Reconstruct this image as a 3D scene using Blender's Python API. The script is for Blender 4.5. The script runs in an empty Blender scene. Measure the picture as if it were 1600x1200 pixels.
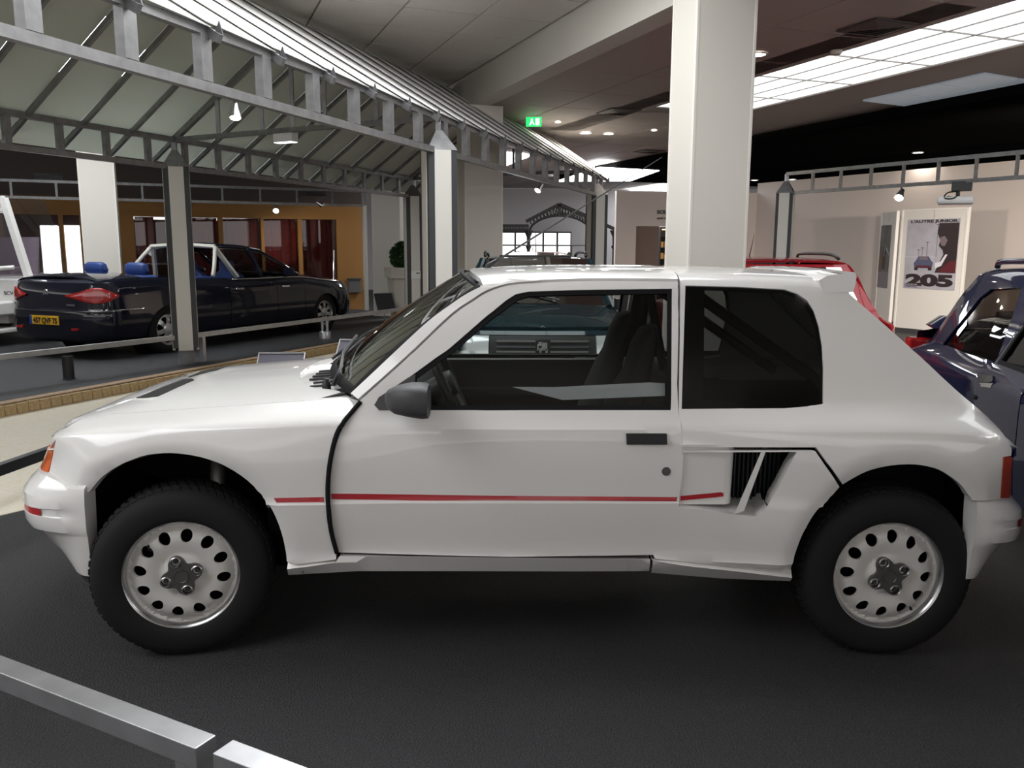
import bpy, bmesh, math, random
import numpy as np
from mathutils import Vector, Matrix
from mathutils.geometry import delaunay_2d_cdt

random.seed(7)
SC = bpy.context.scene
COL = SC.collection
R = math.radians

# ------------------------------------------------------------------ camera
CAM_POS = np.array([-.116, -3.645, 1.465]); CAM_PITCH, CAM_YAW, CAM_ROLL, FPX = R(9.228), R(.58), R(.24), 1306.
def _basis(p, y, r):
    fw = np.array([math.sin(y)*math.cos(p), math.cos(y)*math.cos(p), -math.sin(p)])
    rt = np.array([math.cos(y), -math.sin(y), 0.]); up = np.cross(rt, fw)
    return rt*math.cos(r)+up*math.sin(r), up*math.cos(r)-rt*math.sin(r), fw
C_RT, C_UP, C_FW = _basis(CAM_PITCH, CAM_YAW, CAM_ROLL)
cd = bpy.data.cameras.new('camera'); cam = bpy.data.objects.new('camera', cd); COL.objects.link(cam)
cd.sensor_fit = 'HORIZONTAL'; cd.sensor_width = 36; cd.lens = FPX/1600*36; cd.clip_start = .05; cd.clip_end = 200
_m = Matrix.Identity(4)
for _i in range(3):
    _m[_i][0] = C_RT[_i]; _m[_i][1] = C_UP[_i]; _m[_i][2] = -C_FW[_i]; _m[_i][3] = CAM_POS[_i]
cam.matrix_world = _m
SC.camera = cam

# ------------------------------------------------------------------ world, exposure, colour
SC.view_settings.view_transform = 'Standard'; SC.view_settings.look = 'None'
SC.view_settings.gamma = 1; SC.view_settings.use_curve_mapping = False
SC.view_settings.exposure = 0.4
W = bpy.data.worlds.new('daylight'); SC.world = W; W.use_nodes = True
W.node_tree.nodes['Background'].inputs[0].default_value = (1.0, .985, .965, 1)
W.node_tree.nodes['Background'].inputs[1].default_value = 1.25
SC.cycles.max_bounces = 8; SC.cycles.diffuse_bounces = 4; SC.cycles.glossy_bounces = 4
SC.cycles.transparent_max_bounces = 16; SC.cycles.transmission_bounces = 4
SC.cycles.caustics_reflective = False; SC.cycles.caustics_refractive = False
SC.cycles.sample_clamp_indirect = 4.0

# ------------------------------------------------------------------ pixel helpers (design of the layout in the 1600x1200 frame)
def ray(u, v): return C_FW + C_RT*((u-800)/FPX) + C_UP*((600-v)/FPX)
def onz(u, v, z=0.): d = ray(u, v); return CAM_POS + d*((z-CAM_POS[2])/d[2])
def ony(u, v, y): d = ray(u, v); return CAM_POS + d*((y-CAM_POS[1])/d[1])
def dep(u, v, t): return CAM_POS + ray(u, v)*t
def pj(P):
    d = np.asarray(P, float)-CAM_POS; z = d@C_FW
    return np.stack([800+FPX*(d@C_RT)/z, 600-FPX*(d@C_UP)/z], -1)

# ------------------------------------------------------------------ materials
MATS = {}
def mat(name, col, rough=.5, metal=0., spec=.5, coat=0., emit=None, es=0., noise=None, bump=None, alpha=None, trans=0., aniso=None):
    """noise=(scale, amount, detail): colour variation; bump=(scale, strength, distance)."""
    if name in MATS: return MATS[name]
    m = bpy.data.materials.new(name); m.use_nodes = True
    nt = m.node_tree; b = nt.nodes['Principled BSDF']
    b.inputs['Base Color'].default_value = (*col, 1); b.inputs['Roughness'].default_value = rough
    b.inputs['Metallic'].default_value = metal; b.inputs['Specular IOR Level'].default_value = spec
    b.inputs['Coat Weight'].default_value = coat; b.inputs['Coat Roughness'].default_value = .04
    b.inputs['Transmission Weight'].default_value = trans
    if emit: b.inputs['Emission Color'].default_value = (*emit, 1); b.inputs['Emission Strength'].default_value = es
    tc = nt.nodes.new('ShaderNodeTexCoord')
    if noise:
        n = nt.nodes.new('ShaderNodeTexNoise'); n.inputs['Scale'].default_value = noise[0]; n.inputs['Detail'].default_value = noise[2] if len(noise) > 2 else 4
        nt.links.new(tc.outputs['Object'], n.inputs['Vector'])
        mp = nt.nodes.new('ShaderNodeMapRange'); mp.inputs[1].default_value = .3; mp.inputs[2].default_value = .7
        mp.inputs[3].default_value = 1-noise[1]; mp.inputs[4].default_value = 1+noise[1]
        nt.links.new(n.outputs['Fac'], mp.inputs[0])
        mx = nt.nodes.new('ShaderNodeMix'); mx.data_type = 'RGBA'; mx.blend_type = 'MULTIPLY'; mx.inputs['Factor'].default_value = 1
        mx.inputs['A'].default_value = (*col, 1); nt.links.new(mp.outputs[0], mx.inputs['B'])
        nt.links.new(mx.outputs['Result'], b.inputs['Base Color'])
    if bump:
        n2 = nt.nodes.new('ShaderNodeTexNoise'); n2.inputs['Scale'].default_value = bump[0]; n2.inputs['Detail'].default_value = 3
        nt.links.new(tc.outputs['Object'], n2.inputs['Vector'])
        bp = nt.nodes.new('ShaderNodeBump'); bp.inputs['Strength'].default_value = bump[1]; bp.inputs['Distance'].default_value = bump[2]
        nt.links.new(n2.outputs['Fac'], bp.inputs['Height']); nt.links.new(bp.outputs[0], b.inputs['Normal'])
    MATS[name] = m
    return m
def glass(name, tint, refl=1.0, rough=0.0):
    if name in MATS: return MATS[name]
    m = bpy.data.materials.new(name); m.use_nodes = True; nt = m.node_tree; nt.nodes.clear()
    o = nt.nodes.new('ShaderNodeOutputMaterial'); t = nt.nodes.new('ShaderNodeBsdfTransparent'); t.inputs[0].default_value = (*tint, 1)
    g = nt.nodes.new('ShaderNodeBsdfGlossy'); g.inputs['Roughness'].default_value = rough
    f = nt.nodes.new('ShaderNodeFresnel'); f.inputs[0].default_value = 1.5
    mu = nt.nodes.new('ShaderNodeMath'); mu.operation = 'MULTIPLY'; mu.inputs[1].default_value = refl; mu.use_clamp = True
    mx = nt.nodes.new('ShaderNodeMixShader'); nt.links.new(f.outputs[0], mu.inputs[0]); nt.links.new(mu.outputs[0], mx.inputs[0])
    nt.links.new(t.outputs[0], mx.inputs[1]); nt.links.new(g.outputs[0], mx.inputs[2]); nt.links.new(mx.outputs[0], o.inputs[0])
    MATS[name] = m; return m
def emis(name, col, s):
    if name in MATS: return MATS[name]
    m = bpy.data.materials.new(name); m.use_nodes = True; nt = m.node_tree; nt.nodes.clear()
    o = nt.nodes.new('ShaderNodeOutputMaterial'); e = nt.nodes.new('ShaderNodeEmission'); e.inputs[0].default_value = (*col, 1); e.inputs[1].default_value = s
    nt.links.new(e.outputs[0], o.inputs[0]); MATS[name] = m; return m

# ------------------------------------------------------------------ mesh helpers
def link(name, me, parent=None):
    o = bpy.data.objects.new(name, me); COL.objects.link(o)
    if parent is not None: o.parent = parent
    return o
def mk(name, verts, faces, m, parent=None, smooth=None, uv=None):
    me = bpy.data.meshes.new(name); me.from_pydata([tuple(map(float, p)) for p in verts], [], [tuple(map(int, f)) for f in faces]); me.update()
    if m is not None: me.materials.append(m)
    if smooth:
        me.polygons.foreach_set('use_smooth', [True]*len(me.polygons))
        if smooth is not True: me.set_sharp_from_angle(angle=R(smooth))
    return link(name, me, parent)
def tag(o, label=None, cat=None, group=None, kind=None):
    if label: o['label'] = label
    if cat: o['category'] = cat
    if group: o['group'] = group
    if kind: o['kind'] = kind
    return o
def thing(name, label, cat, loc=(0, 0, 0), rz=0., group=None):
    o = bpy.data.objects.new(name, None); COL.objects.link(o); o.location = tuple(map(float, loc)); o.rotation_euler = (0, 0, rz)
    o.empty_display_size = .1
    return tag(o, label, cat, group)
def copy_tree(o, parent=None):
    c = o.copy(); COL.objects.link(c); c.parent = parent
    for ch in list(o.children): copy_tree(ch, c)
    return c
class MB:
    def __init__(s): s.v = []; s.f = []
    def add(s, v, f):
        b = len(s.v); s.v += [tuple(map(float, p)) for p in v]; s.f += [tuple(int(i)+b for i in q) for q in f]; return s
    def box(s, x0, x1, y0, y1, z0, z1):
        return s.add([(x0,y0,z0),(x1,y0,z0),(x1,y1,z0),(x0,y1,z0),(x0,y0,z1),(x1,y0,z1),(x1,y1,z1),(x0,y1,z1)],
                     [(0,3,2,1),(4,5,6,7),(0,1,5,4),(1,2,6,5),(2,3,7,6),(3,0,4,7)])
    def cbox(s, x0, x1, y0, y1, z0, z1, c):
        """box with chamfered vertical and horizontal edges"""
        bm = bmesh.new(); bmesh.ops.create_cube(bm, size=1)
        for p in bm.verts: p.co = ((x0+x1)/2+p.co.x*(x1-x0), (y0+y1)/2+p.co.y*(y1-y0), (z0+z1)/2+p.co.z*(z1-z0))
        bmesh.ops.bevel(bm, geom=list(bm.edges), offset=c, segments=2, affect='EDGES', profile=.5)
        bm.verts.index_update(); s.add([p.co[:] for p in bm.verts], [[q.index for q in f.verts] for f in bm.faces]); bm.free(); return s
    def bar(s, a, b, w, h, up=(0, 0, 1)):
        """rectangular bar from a to b; w across, h along up"""
        a = Vector(a); b = Vector(b); d = (b-a).normalized(); u = Vector(up)
        r = d.cross(u)
        if r.length < 1e-4: r = d.cross(Vector((1, 0, 0)))
        r.normalize(); u = r.cross(d).normalized(); vs = []
        for p in (a, b):
            for sx, sy in ((-1,-1),(1,-1),(1,1),(-1,1)): vs.append(p+r*(w/2*sx)+u*(h/2*sy))
        return s.add(vs, [(0,1,2,3),(7,6,5,4),(0,4,5,1),(1,5,6,2),(2,6,7,3),(3,7,4,0)])
    def tube(s, pts, r, n=10, closed=False, cap=True):
        P = [Vector(p) for p in pts]; N = len(P); rs = r if hasattr(r, '__len__') else [r]*N
        vs = []; prev = None
        for i, p in enumerate(P):
            if closed: t = (P[(i+1) % N]-P[i-1]).normalized()
            else: t = ((P[min(i+1, N-1)]-P[max(i-1, 0)])).normalized()
            if prev is None: a = t.orthogonal().normalized()
            else:
                a = prev-t*prev.dot(t); a.normalize()
            prev = a; b = t.cross(a)
            for j in range(n):
                an = 2*math.pi*j/n; vs.append(p+(a*math.cos(an)+b*math.sin(an))*rs[i])
        fs = []
        for i in range(N if closed else N-1):
            for j in range(n):
                k = (i+1) % N; fs.append((i*n+j, i*n+(j+1) % n, k*n+(j+1) % n, k*n+j))
        if cap and not closed: fs.append(tuple(range(n))[::-1]); fs.append(tuple((N-1)*n+j for j in range(n)))
        return s.add(vs, fs)
    def lathe(s, prof, n=32, axis='z', o=(0, 0, 0), cap=False):
        """prof: list of (r, h)"""
        vs = []; fs = []; K = len(prof)
        for r, h in prof:
            for j in range(n):
                a = 2*math.pi*j/n; c, d = r*math.cos(a), r*math.sin(a)
                q = (c, d, h) if axis == 'z' else ((c, h, d) if axis == 'y' else (h, c, d))
                vs.append((q[0]+o[0], q[1]+o[1], q[2]+o[2]))
        for i in range(K-1):
            for j in range(n): fs.append((i*n+j, i*n+(j+1) % n, (i+1)*n+(j+1) % n, (i+1)*n+j))
        if cap: fs.append(tuple(range(n))[::-1]); fs.append(tuple((K-1)*n+j for j in range(n)))
        return s.add(vs, fs)
    def prism(s, poly, d, fn=None):
        """poly list of 3-D points, extruded by vector d"""
        n = len(poly); d = Vector(d); P = [Vector(p) for p in poly]
        return s.add(P+[p+d for p in P], [tuple(range(n))[::-1], tuple(range(n, 2*n))]+[(i, (i+1) % n, n+(i+1) % n, n+i) for i in range(n)])
    def grid(s, rows, closed=False):
        """rows: list of equal length lists of points"""
        n = len(rows[0]); b = [p for r in rows for p in r]; fs = []
        for i in range(len(rows)-1):
            for j in range(n if closed else n-1): fs.append((i*n+j, i*n+(j+1) % n, (i+1)*n+(j+1) % n, (i+1)*n+j))
        return s.add(b, fs)
    def build(s, name, m, parent=None, smooth=None): return mk(name, s.v, s.f, m, parent, smooth)
def solidify(o, t, off=-1):
    md = o.modifiers.new('thickness', 'SOLIDIFY'); md.thickness = t; md.offset = off; return o
def recalc(o):
    bm = bmesh.new(); bm.from_mesh(o.data); bmesh.ops.recalc_face_normals(bm, faces=bm.faces); bm.to_mesh(o.data); bm.free(); return o
def cr(pts, n=6, closed=False):
    """Catmull-Rom through points"""
    P = [np.asarray(p, float) for p in pts]; N = len(P); out = []
    for i in range(N if closed else N-1):
        p0 = P[i-1] if (i > 0 or closed) else 2*P[0]-P[1]; p1 = P[i]; p2 = P[(i+1) % N]; p3 = P[(i+2) % N] if (i+2 < N or closed) else 2*P[-1]-P[-2]
        for j in range(n):
            t = j/n; out.append(.5*((2*p1)+(-p0+p2)*t+(2*p0-5*p1+4*p2-p3)*t*t+(-p0+3*p1-3*p2+p3)*t**3))
    if not closed: out.append(P[-1])
    return out
def text(name, s, size, m, parent=None, loc=(0, 0, 0), rot=(0, 0, 0), extrude=.002, align='LEFT', bold=0., sx=1.):
    cu = bpy.data.curves.new(name, 'FONT'); cu.body = s; cu.size = size; cu.extrude = extrude; cu.align_x = align; cu.offset = bold
    t = bpy.data.objects.new(name, cu); COL.objects.link(t); bpy.context.view_layer.update()
    me = bpy.data.meshes.new_from_object(t.evaluated_get(bpy.context.evaluated_depsgraph_get())); bpy.data.objects.remove(t); bpy.data.curves.remove(cu)
    me.materials.clear(); me.materials.append(m); me.name = name
    o = link(name, me, parent); o.location = loc; o.rotation_euler = rot; o.scale = (sx, 1, 1); return o
def textM(name, s, size, m, parent, M, width=None, **k):
    o = text(name, s, size, m, parent, **k)
    if width:
        xs = [v.co.x for v in o.data.vertices]; M = M @ Matrix.Diagonal((width/(max(xs)-min(xs)), 1, 1, 1))
    o.matrix_local = M; return o
# ------------------------------------------------------------------ car body surfaces
def pchip(x, xs, ys):
    x = np.asarray(x, float); xs = np.asarray(xs, float); ys = np.asarray(ys, float)
    h = np.diff(xs); d = np.diff(ys)/h; m = np.zeros(len(xs)); m[0] = d[0]; m[-1] = d[-1]
    for i in range(1, len(xs)-1):
        if d[i-1]*d[i] > 0:
            w1 = 2*h[i]+h[i-1]; w2 = h[i]+2*h[i-1]; m[i] = (w1+w2)/(w1/d[i-1]+w2/d[i])
    xc = np.clip(x, xs[0], xs[-1]); i = np.clip(np.searchsorted(xs, xc, 'right')-1, 0, len(xs)-2)
    t = (xc-xs[i])/h[i]; t2 = t*t; t3 = t2*t
    r = (2*t3-3*t2+1)*ys[i]+(t3-2*t2+t)*h[i]*m[i]+(-2*t3+3*t2)*ys[i+1]+(t3-t2)*h[i]*m[i+1]
    return r + np.where(x > xs[-1], (x-xs[-1])*m[-1], 0)+np.where(x < xs[0], (x-xs[0])*m[0], 0)
class Surf:
    """side surface of a car: keylines k give half-width w(x) and height z(x); v runs across them, t is v in metres"""
    def __init__(s, wl, zl, x0, x1, xref, M=None):
        s.wl, s.zl, s.K, s.x0, s.x1 = wl, zl, len(wl), x0, x1
        w = np.array([float(f(np.array([xref]))[0]) for f in wl]); z = np.array([float(f(np.array([xref]))[0]) for f in zl])
        s.T = np.concatenate([[0], np.cumsum(np.maximum(np.hypot(np.diff(w), np.diff(z)), .012))]); s.M = M
        s._grid = None
    def P(s, x, t):
        x = np.asarray(x, float); t = np.asarray(t, float); v = np.interp(t, s.T, np.arange(s.K))
        Wk = np.stack([f(x) for f in s.wl], -1); Zk = np.stack([f(x) for f in s.zl], -1)
        k = np.clip(v.astype(int), 0, s.K-2); u = v-k; I = np.arange(len(x)); out = []
        for A in (Wk, Zk):
            d = np.diff(A, axis=-1); mm = np.zeros_like(A); mm[:, 0] = d[:, 0]; mm[:, -1] = d[:, -1]
            a, b = d[:, :-1], d[:, 1:]; pr = a*b; mm[:, 1:-1] = np.where(pr > 0, 2*pr/np.where(np.abs(a+b) < 1e-12, 1, a+b), 0)
            p0, p1, m0, m1 = A[I, k], A[I, k+1], mm[I, k], mm[I, k+1]; u2, u3 = u*u, u*u*u
            out.append((2*u3-3*u2+1)*p0+(u3-2*u2+u)*m0+(-2*u3+3*u2)*p1+(u3-u2)*m1)
        return np.stack([x, -out[0], out[1]], -1)
    def world(s, P):
        return P if s.M is None else P@np.array(s.M.to_3x3()).T+np.array(s.M.translation)
    def inv(s, u, v):
        """car-surface coordinate seen at a photograph pixel"""
        if s._grid is None:
            xs = np.linspace(s.x0, s.x1, 420); ts = np.linspace(0, s.T[-1], 360); X, T_ = np.meshgrid(xs, ts, indexing='ij')
            Q = s.P(X.ravel(), T_.ravel()); s._grid = (X.ravel(), T_.ravel(), pj(s.world(Q)))
        X, T_, UV = s._grid; i = np.argmin((UV[:, 0]-u)**2+(UV[:, 1]-v)**2); x, t = X[i], T_[i]
        for _ in range(3):
            h = 1e-3; q = pj(s.world(s.P([x, x+h, x], [t, t, t+h]))); J = np.stack([(q[1]-q[0])/h, (q[2]-q[0])/h], 1)
            if abs(np.linalg.det(J)) < 2e4: break
            st = np.linalg.solve(J, np.array([u, v])-q[0]); n = np.abs(st).max()
            if n > .03: st *= .03/n
            x, t = x+st[0], t+st[1]
        return (min(max(x, s.x0), s.x1), min(max(t, 0), s.T[-1]))
    def invs(s, pts, step=22., closed=False):
        out = []; n = len(pts)
        for i in range(n):
            a = pts[i]; out.append(s.inv(*a))
            if i < n-1 or closed:
                b = pts[(i+1) % n]; k = int(math.hypot(b[0]-a[0], b[1]-a[1])//step)
                for j in range(1, k+1): out.append(s.inv(a[0]+(b[0]-a[0])*j/(k+1), a[1]+(b[1]-a[1])*j/(k+1)))
        return out
def inside(P, poly):
    x, y = P[:, 0], P[:, 1]; c = np.zeros(len(P), bool); n = len(poly); j = n-1
    for i in range(n):
        xi, yi = poly[i]; xj, yj = poly[j]
        if yi != yj: c ^= ((yi > y) != (yj > y)) & (x < (xj-xi)*(y-yi)/(yj-yi)+xi)
        j = i
    return c
def dist_poly(P, poly, closed=True):
    d = np.full(len(P), 1e9); n = len(poly)
    for i in range(n if closed else n-1):
        a = np.array(poly[i]); b = np.array(poly[(i+1) % n]); ab = b-a; L = ab@ab
        if L < 1e-12: continue
        t = np.clip(((P-a)@ab)/L, 0, 1); d = np.minimum(d, np.linalg.norm(P-(a+t[:, None]*ab), axis=1))
    return d
def resample(poly, h):
    out = []; n = len(poly)
    for i in range(n):
        a = np.array(poly[i]); b = np.array(poly[(i+1) % n]); k = max(1, int(math.ceil(np.linalg.norm(b-a)/h)))
        for j in range(k): out.append(a+(b-a)*j/k)
    # drop near duplicates
    r = [out[0]]
    for p in out[1:]:
        if np.linalg.norm(p-r[-1]) > h*.12: r.append(p)
    if np.linalg.norm(r[-1]-r[0]) < h*.12: r.pop()
    return r
def trimesh(poly, holes, h, hb, lines=()):
    """2-D constrained triangulation with an interior grid; returns verts2d, tris, loops of boundary indices"""
    loops = [resample(poly, hb)]+[resample(q, hb) for q in holes]
    A = np.array(poly); lo, hi = A.min(0), A.max(0)
    gx = np.arange(lo[0]+h/2, hi[0], h); gy = np.arange(lo[1]+h/2, hi[1], h)
    G = np.array([(a+(h/2 if j % 2 else 0), b) for j, b in enumerate(gy) for a in gx]) if len(gx)*len(gy) else np.zeros((0, 2))
    if len(G):
        k = inside(G, loops[0])
        for q in loops[1:]: k &= ~inside(G, q)
        G = G[k]
        if len(G):
            d = np.min([dist_poly(G, q) for q in loops], axis=0); G = G[d > .45*h]
    LP, LE = [], []
    if len(lines) and len(G):
        k = np.ones(len(G), bool)
        for t in lines: k &= np.abs(G[:, 1]-t) > .3*h
        G = G[k]
        for t in lines:
            xs = np.arange(lo[0], hi[0], .02); Q = np.stack([xs, np.full(len(xs), t)], 1); ok = inside(Q, loops[0])
            for q in loops[1:]: ok &= ~inside(Q, q)
            ok &= np.min([dist_poly(Q, q) for q in loops], axis=0) > .004
            for i in range(len(xs)):
                if ok[i]:
                    LP.append(Q[i])
                    if i and ok[i-1]: LE.append((len(LP)-2, len(LP)-1))
    nb = sum(len(q) for q in loops); V = [Vector(p) for q in loops for p in q]+[Vector(p) for p in LP]+[Vector(p) for p in G]; E = [(a+nb, c+nb) for a, c in LE]; b = 0
    for q in loops:
        n = len(q); E += [(b+i, b+(i+1) % n) for i in range(n)]; b += n
    ov, oe, of, *_ = delaunay_2d_cdt(V, E, [], 0, 1e-6, True)
    orig = _[0]; OV = np.array([tuple(p) for p in ov]); tr = np.array([f for f in of if len(f) == 3])
    cen = OV[tr].mean(1); k = inside(cen, loops[0])
    for q in loops[1:]: k &= ~inside(cen, q)
    mp = {}
    for ni, os_ in enumerate(orig):
        for oi in os_: mp[oi] = ni
    li = []; b = 0
    for q in loops: li.append([mp[b+i] for i in range(len(q))]); b += len(q)
    return OV, tr[k], li
def panel(name, surf, poly, m, parent=None, holes=(), h=.03, hb=.012, flange=.02, off=0., disp=None, side=-1, lines=False, smooth=30, hole_flange=None):
    """body panel on a car surface. side -1: near side, +1: mirrored, 0: both halves joined at the centre line"""
    OV, tr, li = trimesh(poly, list(holes), h, hb, [surf.T[k] for k in (2, 5, 6, 9, 10) if lines])
    P = surf.P(OV[:, 0], OV[:, 1])
    e = 2e-3; N = np.cross(surf.P(OV[:, 0]+e, OV[:, 1])-P, surf.P(OV[:, 0], OV[:, 1]+e)-P); N /= np.maximum(np.linalg.norm(N, axis=1, keepdims=True), 1e-12)
    if off: P = P+N*off
    if disp is not None: P = P+N*np.asarray(disp(P))[:, None]
    a, b, c = P[tr[:, 0]], P[tr[:, 1]], P[tr[:, 2]]; fn = np.cross(b-a, c-a)
    flip = (fn*N[tr[:, 0]]).sum(1) < 0; tr = tr.copy(); tr[flip] = tr[flip][:, ::-1]
    V = [p for p in P]; F = [tuple(t) for t in tr]
    for q_i, q in enumerate(li):
        fl = flange if q_i == 0 else (flange if hole_flange is None else hole_flange)
        if not fl: continue
        b0 = len(V); n = len(q); V += [P[i] for i in q]+[P[i]-N[i]*.003 for i in q]; V2 = [P[i]-N[i]*fl for i in q]; V += V2
        for i in range(n):
            j = (i+1) % n
            if surf.__dict__.get('sym') and abs(P[q[i]][1]) < .004 and abs(P[q[j]][1]) < .004: continue
            F.append((b0+i, b0+j, b0+2*n+j, b0+2*n+i) if q_i == 0 else (b0+j, b0+i, b0+2*n+i, b0+2*n+j))
    V = np.array(V)
    if side == 1: V = V*np.array([1, -1, 1]); F = [f[::-1] for f in F]
    if side == 0:
        n = len(V); V = np.concatenate([V, V*np.array([1, -1, 1])]); F = F+[tuple(i+n for i in f[::-1]) for f in F]
    o = mk(name, V, F, m, parent, None)
    me = o.data
    if side == 0:
        bm = bmesh.new(); bm.from_mesh(me); vs = [v for v in bm.verts if abs(v.co.y) < .0045]
        for v in vs: v.co.y = 0
        bmesh.ops.remove_doubles(bm, verts=vs, dist=.0008); bm.to_mesh(me); bm.free()
    me.polygons.foreach_set('use_smooth', [True]*len(me.polygons)); me.set_sharp_from_angle(angle=R(smooth))
    return o
def surf_tube(surf, pts, r, name, m, parent, off=0., side=-1, n=6):
    P = surf.P(np.array([p[0] for p in pts]), np.array([p[1] for p in pts])); P[:, 1] -= off
    if side == 1: P[:, 1] *= -1
    return MB().tube(P, r, n).build(name, m, parent, True)
def sweep(path, prof, m, name, parent=None, caps=True, smooth=40):
    """path: plan points (x,y) with outward normals to the left-hand side of travel reversed; prof: list of (n,z), n outwards"""
    P = np.array(path); rows = []
    T_ = np.gradient(P, axis=0); T_ /= np.linalg.norm(T_, axis=1, keepdims=True); Nn = np.stack([T_[:, 1], -T_[:, 0]], 1)
    for p, n_ in zip(P, Nn): rows.append([(p[0]+n_[0]*a, p[1]+n_[1]*a, z) for a, z in prof])
    b = MB().grid(rows); K = len(prof)
    if caps: b.f.append(tuple(range(K))); b.f.append(tuple((len(P)-1)*K+i for i in range(K))[::-1])
    return b.build(name, m, parent, smooth)
# ------------------------------------------------------------------ keylines of the hatchback body (metres, half-widths and heights along x; front is -x)
def tb(*p):
    xs = [a for a, b in p]; ys = [b for a, b in p]
    return lambda x: pchip(x, xs, ys)
def const(c): return lambda x: np.full(np.shape(x), float(c))
def make_surfs(fl=1.0, M=None, plain=False):
    """fl: width of the wheel-arch flares"""
    Dx = [-1.885, -1.868, -1.835, -1.78, -1.70, -1.57, -1.27, -1.0, -.72, -.4, 0, .45, .7, .95, 1.25, 1.5, 1.62, 1.70, 1.76, 1.80, 1.83]
    Dy = [-.40, -.25, -.155, -.082, -.022, .024, .042, .036, .02, .003, 0, 0, .024, .058, .075, .065, .035, -.01, -.07, -.14, -.25]
    Dy = [d*fl if d > 0 else d for d in Dy]
    base = [(.70,.27),(.765,.33),(.785,.36),(.780,.39),(.790,.50),(.797,.575),(.787,.587),(.786,.61),(.787,.72)]
    wl, zl = [], []
    for k, (w, z) in enumerate(base):
        s_f = max(0, z-.60)*.62; s_t = max(0, z-.70)*.3
        def f(x, w=w, sf=s_f, st=s_t, k=k):
            a = np.clip((-1.2-x)/.4, 0, 1); b = np.clip((x-1.2)/.4, 0, 1)
            ww = w
            if k == 5: ww = .790+.007*np.clip((x+.97)/.07, 0, 1)*np.clip((.72-x)/.05, 0, 1)
            return ww+pchip(x-sf*a+.032*a+st*b, Dx, Dy)
        wl.append(f); zl.append(const(z))
    fwl = wl+[tb((-1.83,.42),(-1.795,.585),(-1.73,.70),(-1.62,.757),(-1.5,.773),(-1.25,.795),(-.7,.790),(-.45,.788)),
              tb((-1.81,.40),(-1.77,.565),(-1.71,.672),(-1.62,.73),(-1.5,.750),(-1.25,.774),(-.7,.771),(-.45,.770)),
              tb((-1.79,.38),(-1.75,.535),(-1.69,.61),(-1.5,.63),(-1.25,.64),(-.68,.66),(-.45,.665)),
              tb((-1.75,.32),(-1.7,.46),(-1.5,.50),(-.45,.50)), tb((-1.75,.23),(-1.5,.34),(-.45,.34)), tb((-1.75,.12),(-1.5,.18),(-.45,.18)), const(0)]
    z9f = tb((-1.80,.775),(-1.7,.795),(-1.5,.822),(-1.25,.838),(-.7,.856),(-.45,.858))
    z10f = tb((-1.78,.79),(-1.7,.807),(-1.5,.835),(-1.25,.851),(-.7,.871),(-.45,.873))
    z11f = tb((-1.76,.815),(-1.7,.833),(-1.5,.857),(-1.25,.879),(-.68,.927),(-.45,.94))
    fzl = zl+[z9f, z10f, z11f]+[(lambda x, a=a: z11f(x)+a*np.clip((x+1.80)/.35, 0, 1)) for a in (.022, .036, .044, .046)]
    cwl = wl+[tb((-.75,.783),(.45,.783),(.7,.783+.017*fl),(.95,.783+.045*fl),(1.25,.783+.056*fl),(1.5,.78+.047*fl),(1.62,.79),(1.7,.73),(1.76,.65)),
              tb((-.75,.770),(.45,.770),(.95,.77+.03*fl),(1.25,.772+.036*fl),(1.5,.765+.025*fl),(1.65,.735),(1.76,.62)),
              tb((-.75,.735),(-.5,.745),(.5,.745),(.95,.738),(1.2,.722),(1.4,.70),(1.6,.66),(1.72,.58)),
              tb((-.5,.672),(0,.68),(.5,.68),(1.0,.662),(1.25,.635),(1.5,.58)), tb((-.5,.605),(0,.617),(.5,.617),(1.0,.60),(1.3,.56)),
              tb((-.4,.535),(-.1,.558),(.5,.565),(1.0,.55),(1.3,.51)), tb((-.4,.49),(0,.505),(.5,.51),(1.3,.47)), tb((-.4,.37),(.5,.39),(1.3,.36)), const(.2), const(0)]
    z14 = tb((-.5,1.31),(-.3,1.328),(-.1,1.343),(.2,1.350),(.6,1.350),(1.0,1.342),(1.3,1.318))
    czl = zl+[tb((-.75,.845),(0,.838),(.5,.838),(1.25,.846),(1.6,.825),(1.75,.78)), tb((-.75,.862),(0,.855),(.5,.858),(1.25,.872),(1.6,.845),(1.75,.80)),
              tb((-.75,.905),(-.4,.90),(.5,.90),(1.0,.918),(1.3,.915),(1.6,.88),(1.75,.83)), const(1.10), const(1.245), z14]+[(lambda x, a=a: z14(x)+a) for a in (.022, .033, .038, .040)]
    F = Surf(fwl, fzl, -1.90, -.44, -1.0, M); Cc = Surf(cwl, czl, -.96, 1.84, .3, M); F.sym = Cc.sym = True
    return F, Cc
SF, SCB = make_surfs()

# ---- materials of the white car
M_white = mat('pearl_white_paint', (.81, .80, .78), .28, coat=.9, spec=.5)
M_black = mat('black_trim', (.012, .012, .013), .45)
M_seal = mat('rubber_seal', (.008, .008, .009), .75, spec=.2)
M_int = mat('dark_interior', (.014, .014, .015), .75, spec=.3)
M_under = mat('underbody_black', (.006, .006, .006), .9, spec=.1)
M_red = mat('red_stripe', (.42, .012, .02), .35, coat=.4)
M_orange = mat('amber_lens', (.75, .13, .012), .15, coat=1, spec=.6)
M_redlens = mat('red_lens', (.38, .012, .012), .12, coat=1)
M_tyre = mat('tyre_rubber', (.014, .014, .0145), .78, spec=.25)
M_rim = mat('white_wheel_enamel', (.70, .69, .66), .35, coat=.4)
M_alu = mat('machined_aluminium', (.62, .62, .63), .28, 1)
M_cap = mat('hub_cap_grey', (.13, .125, .12), .4, .6)
M_glass = glass('car_glass', (.80, .84, .83), .9)
M_glass_d = glass('dark_car_glass', (.30, .31, .31), .9)
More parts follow.
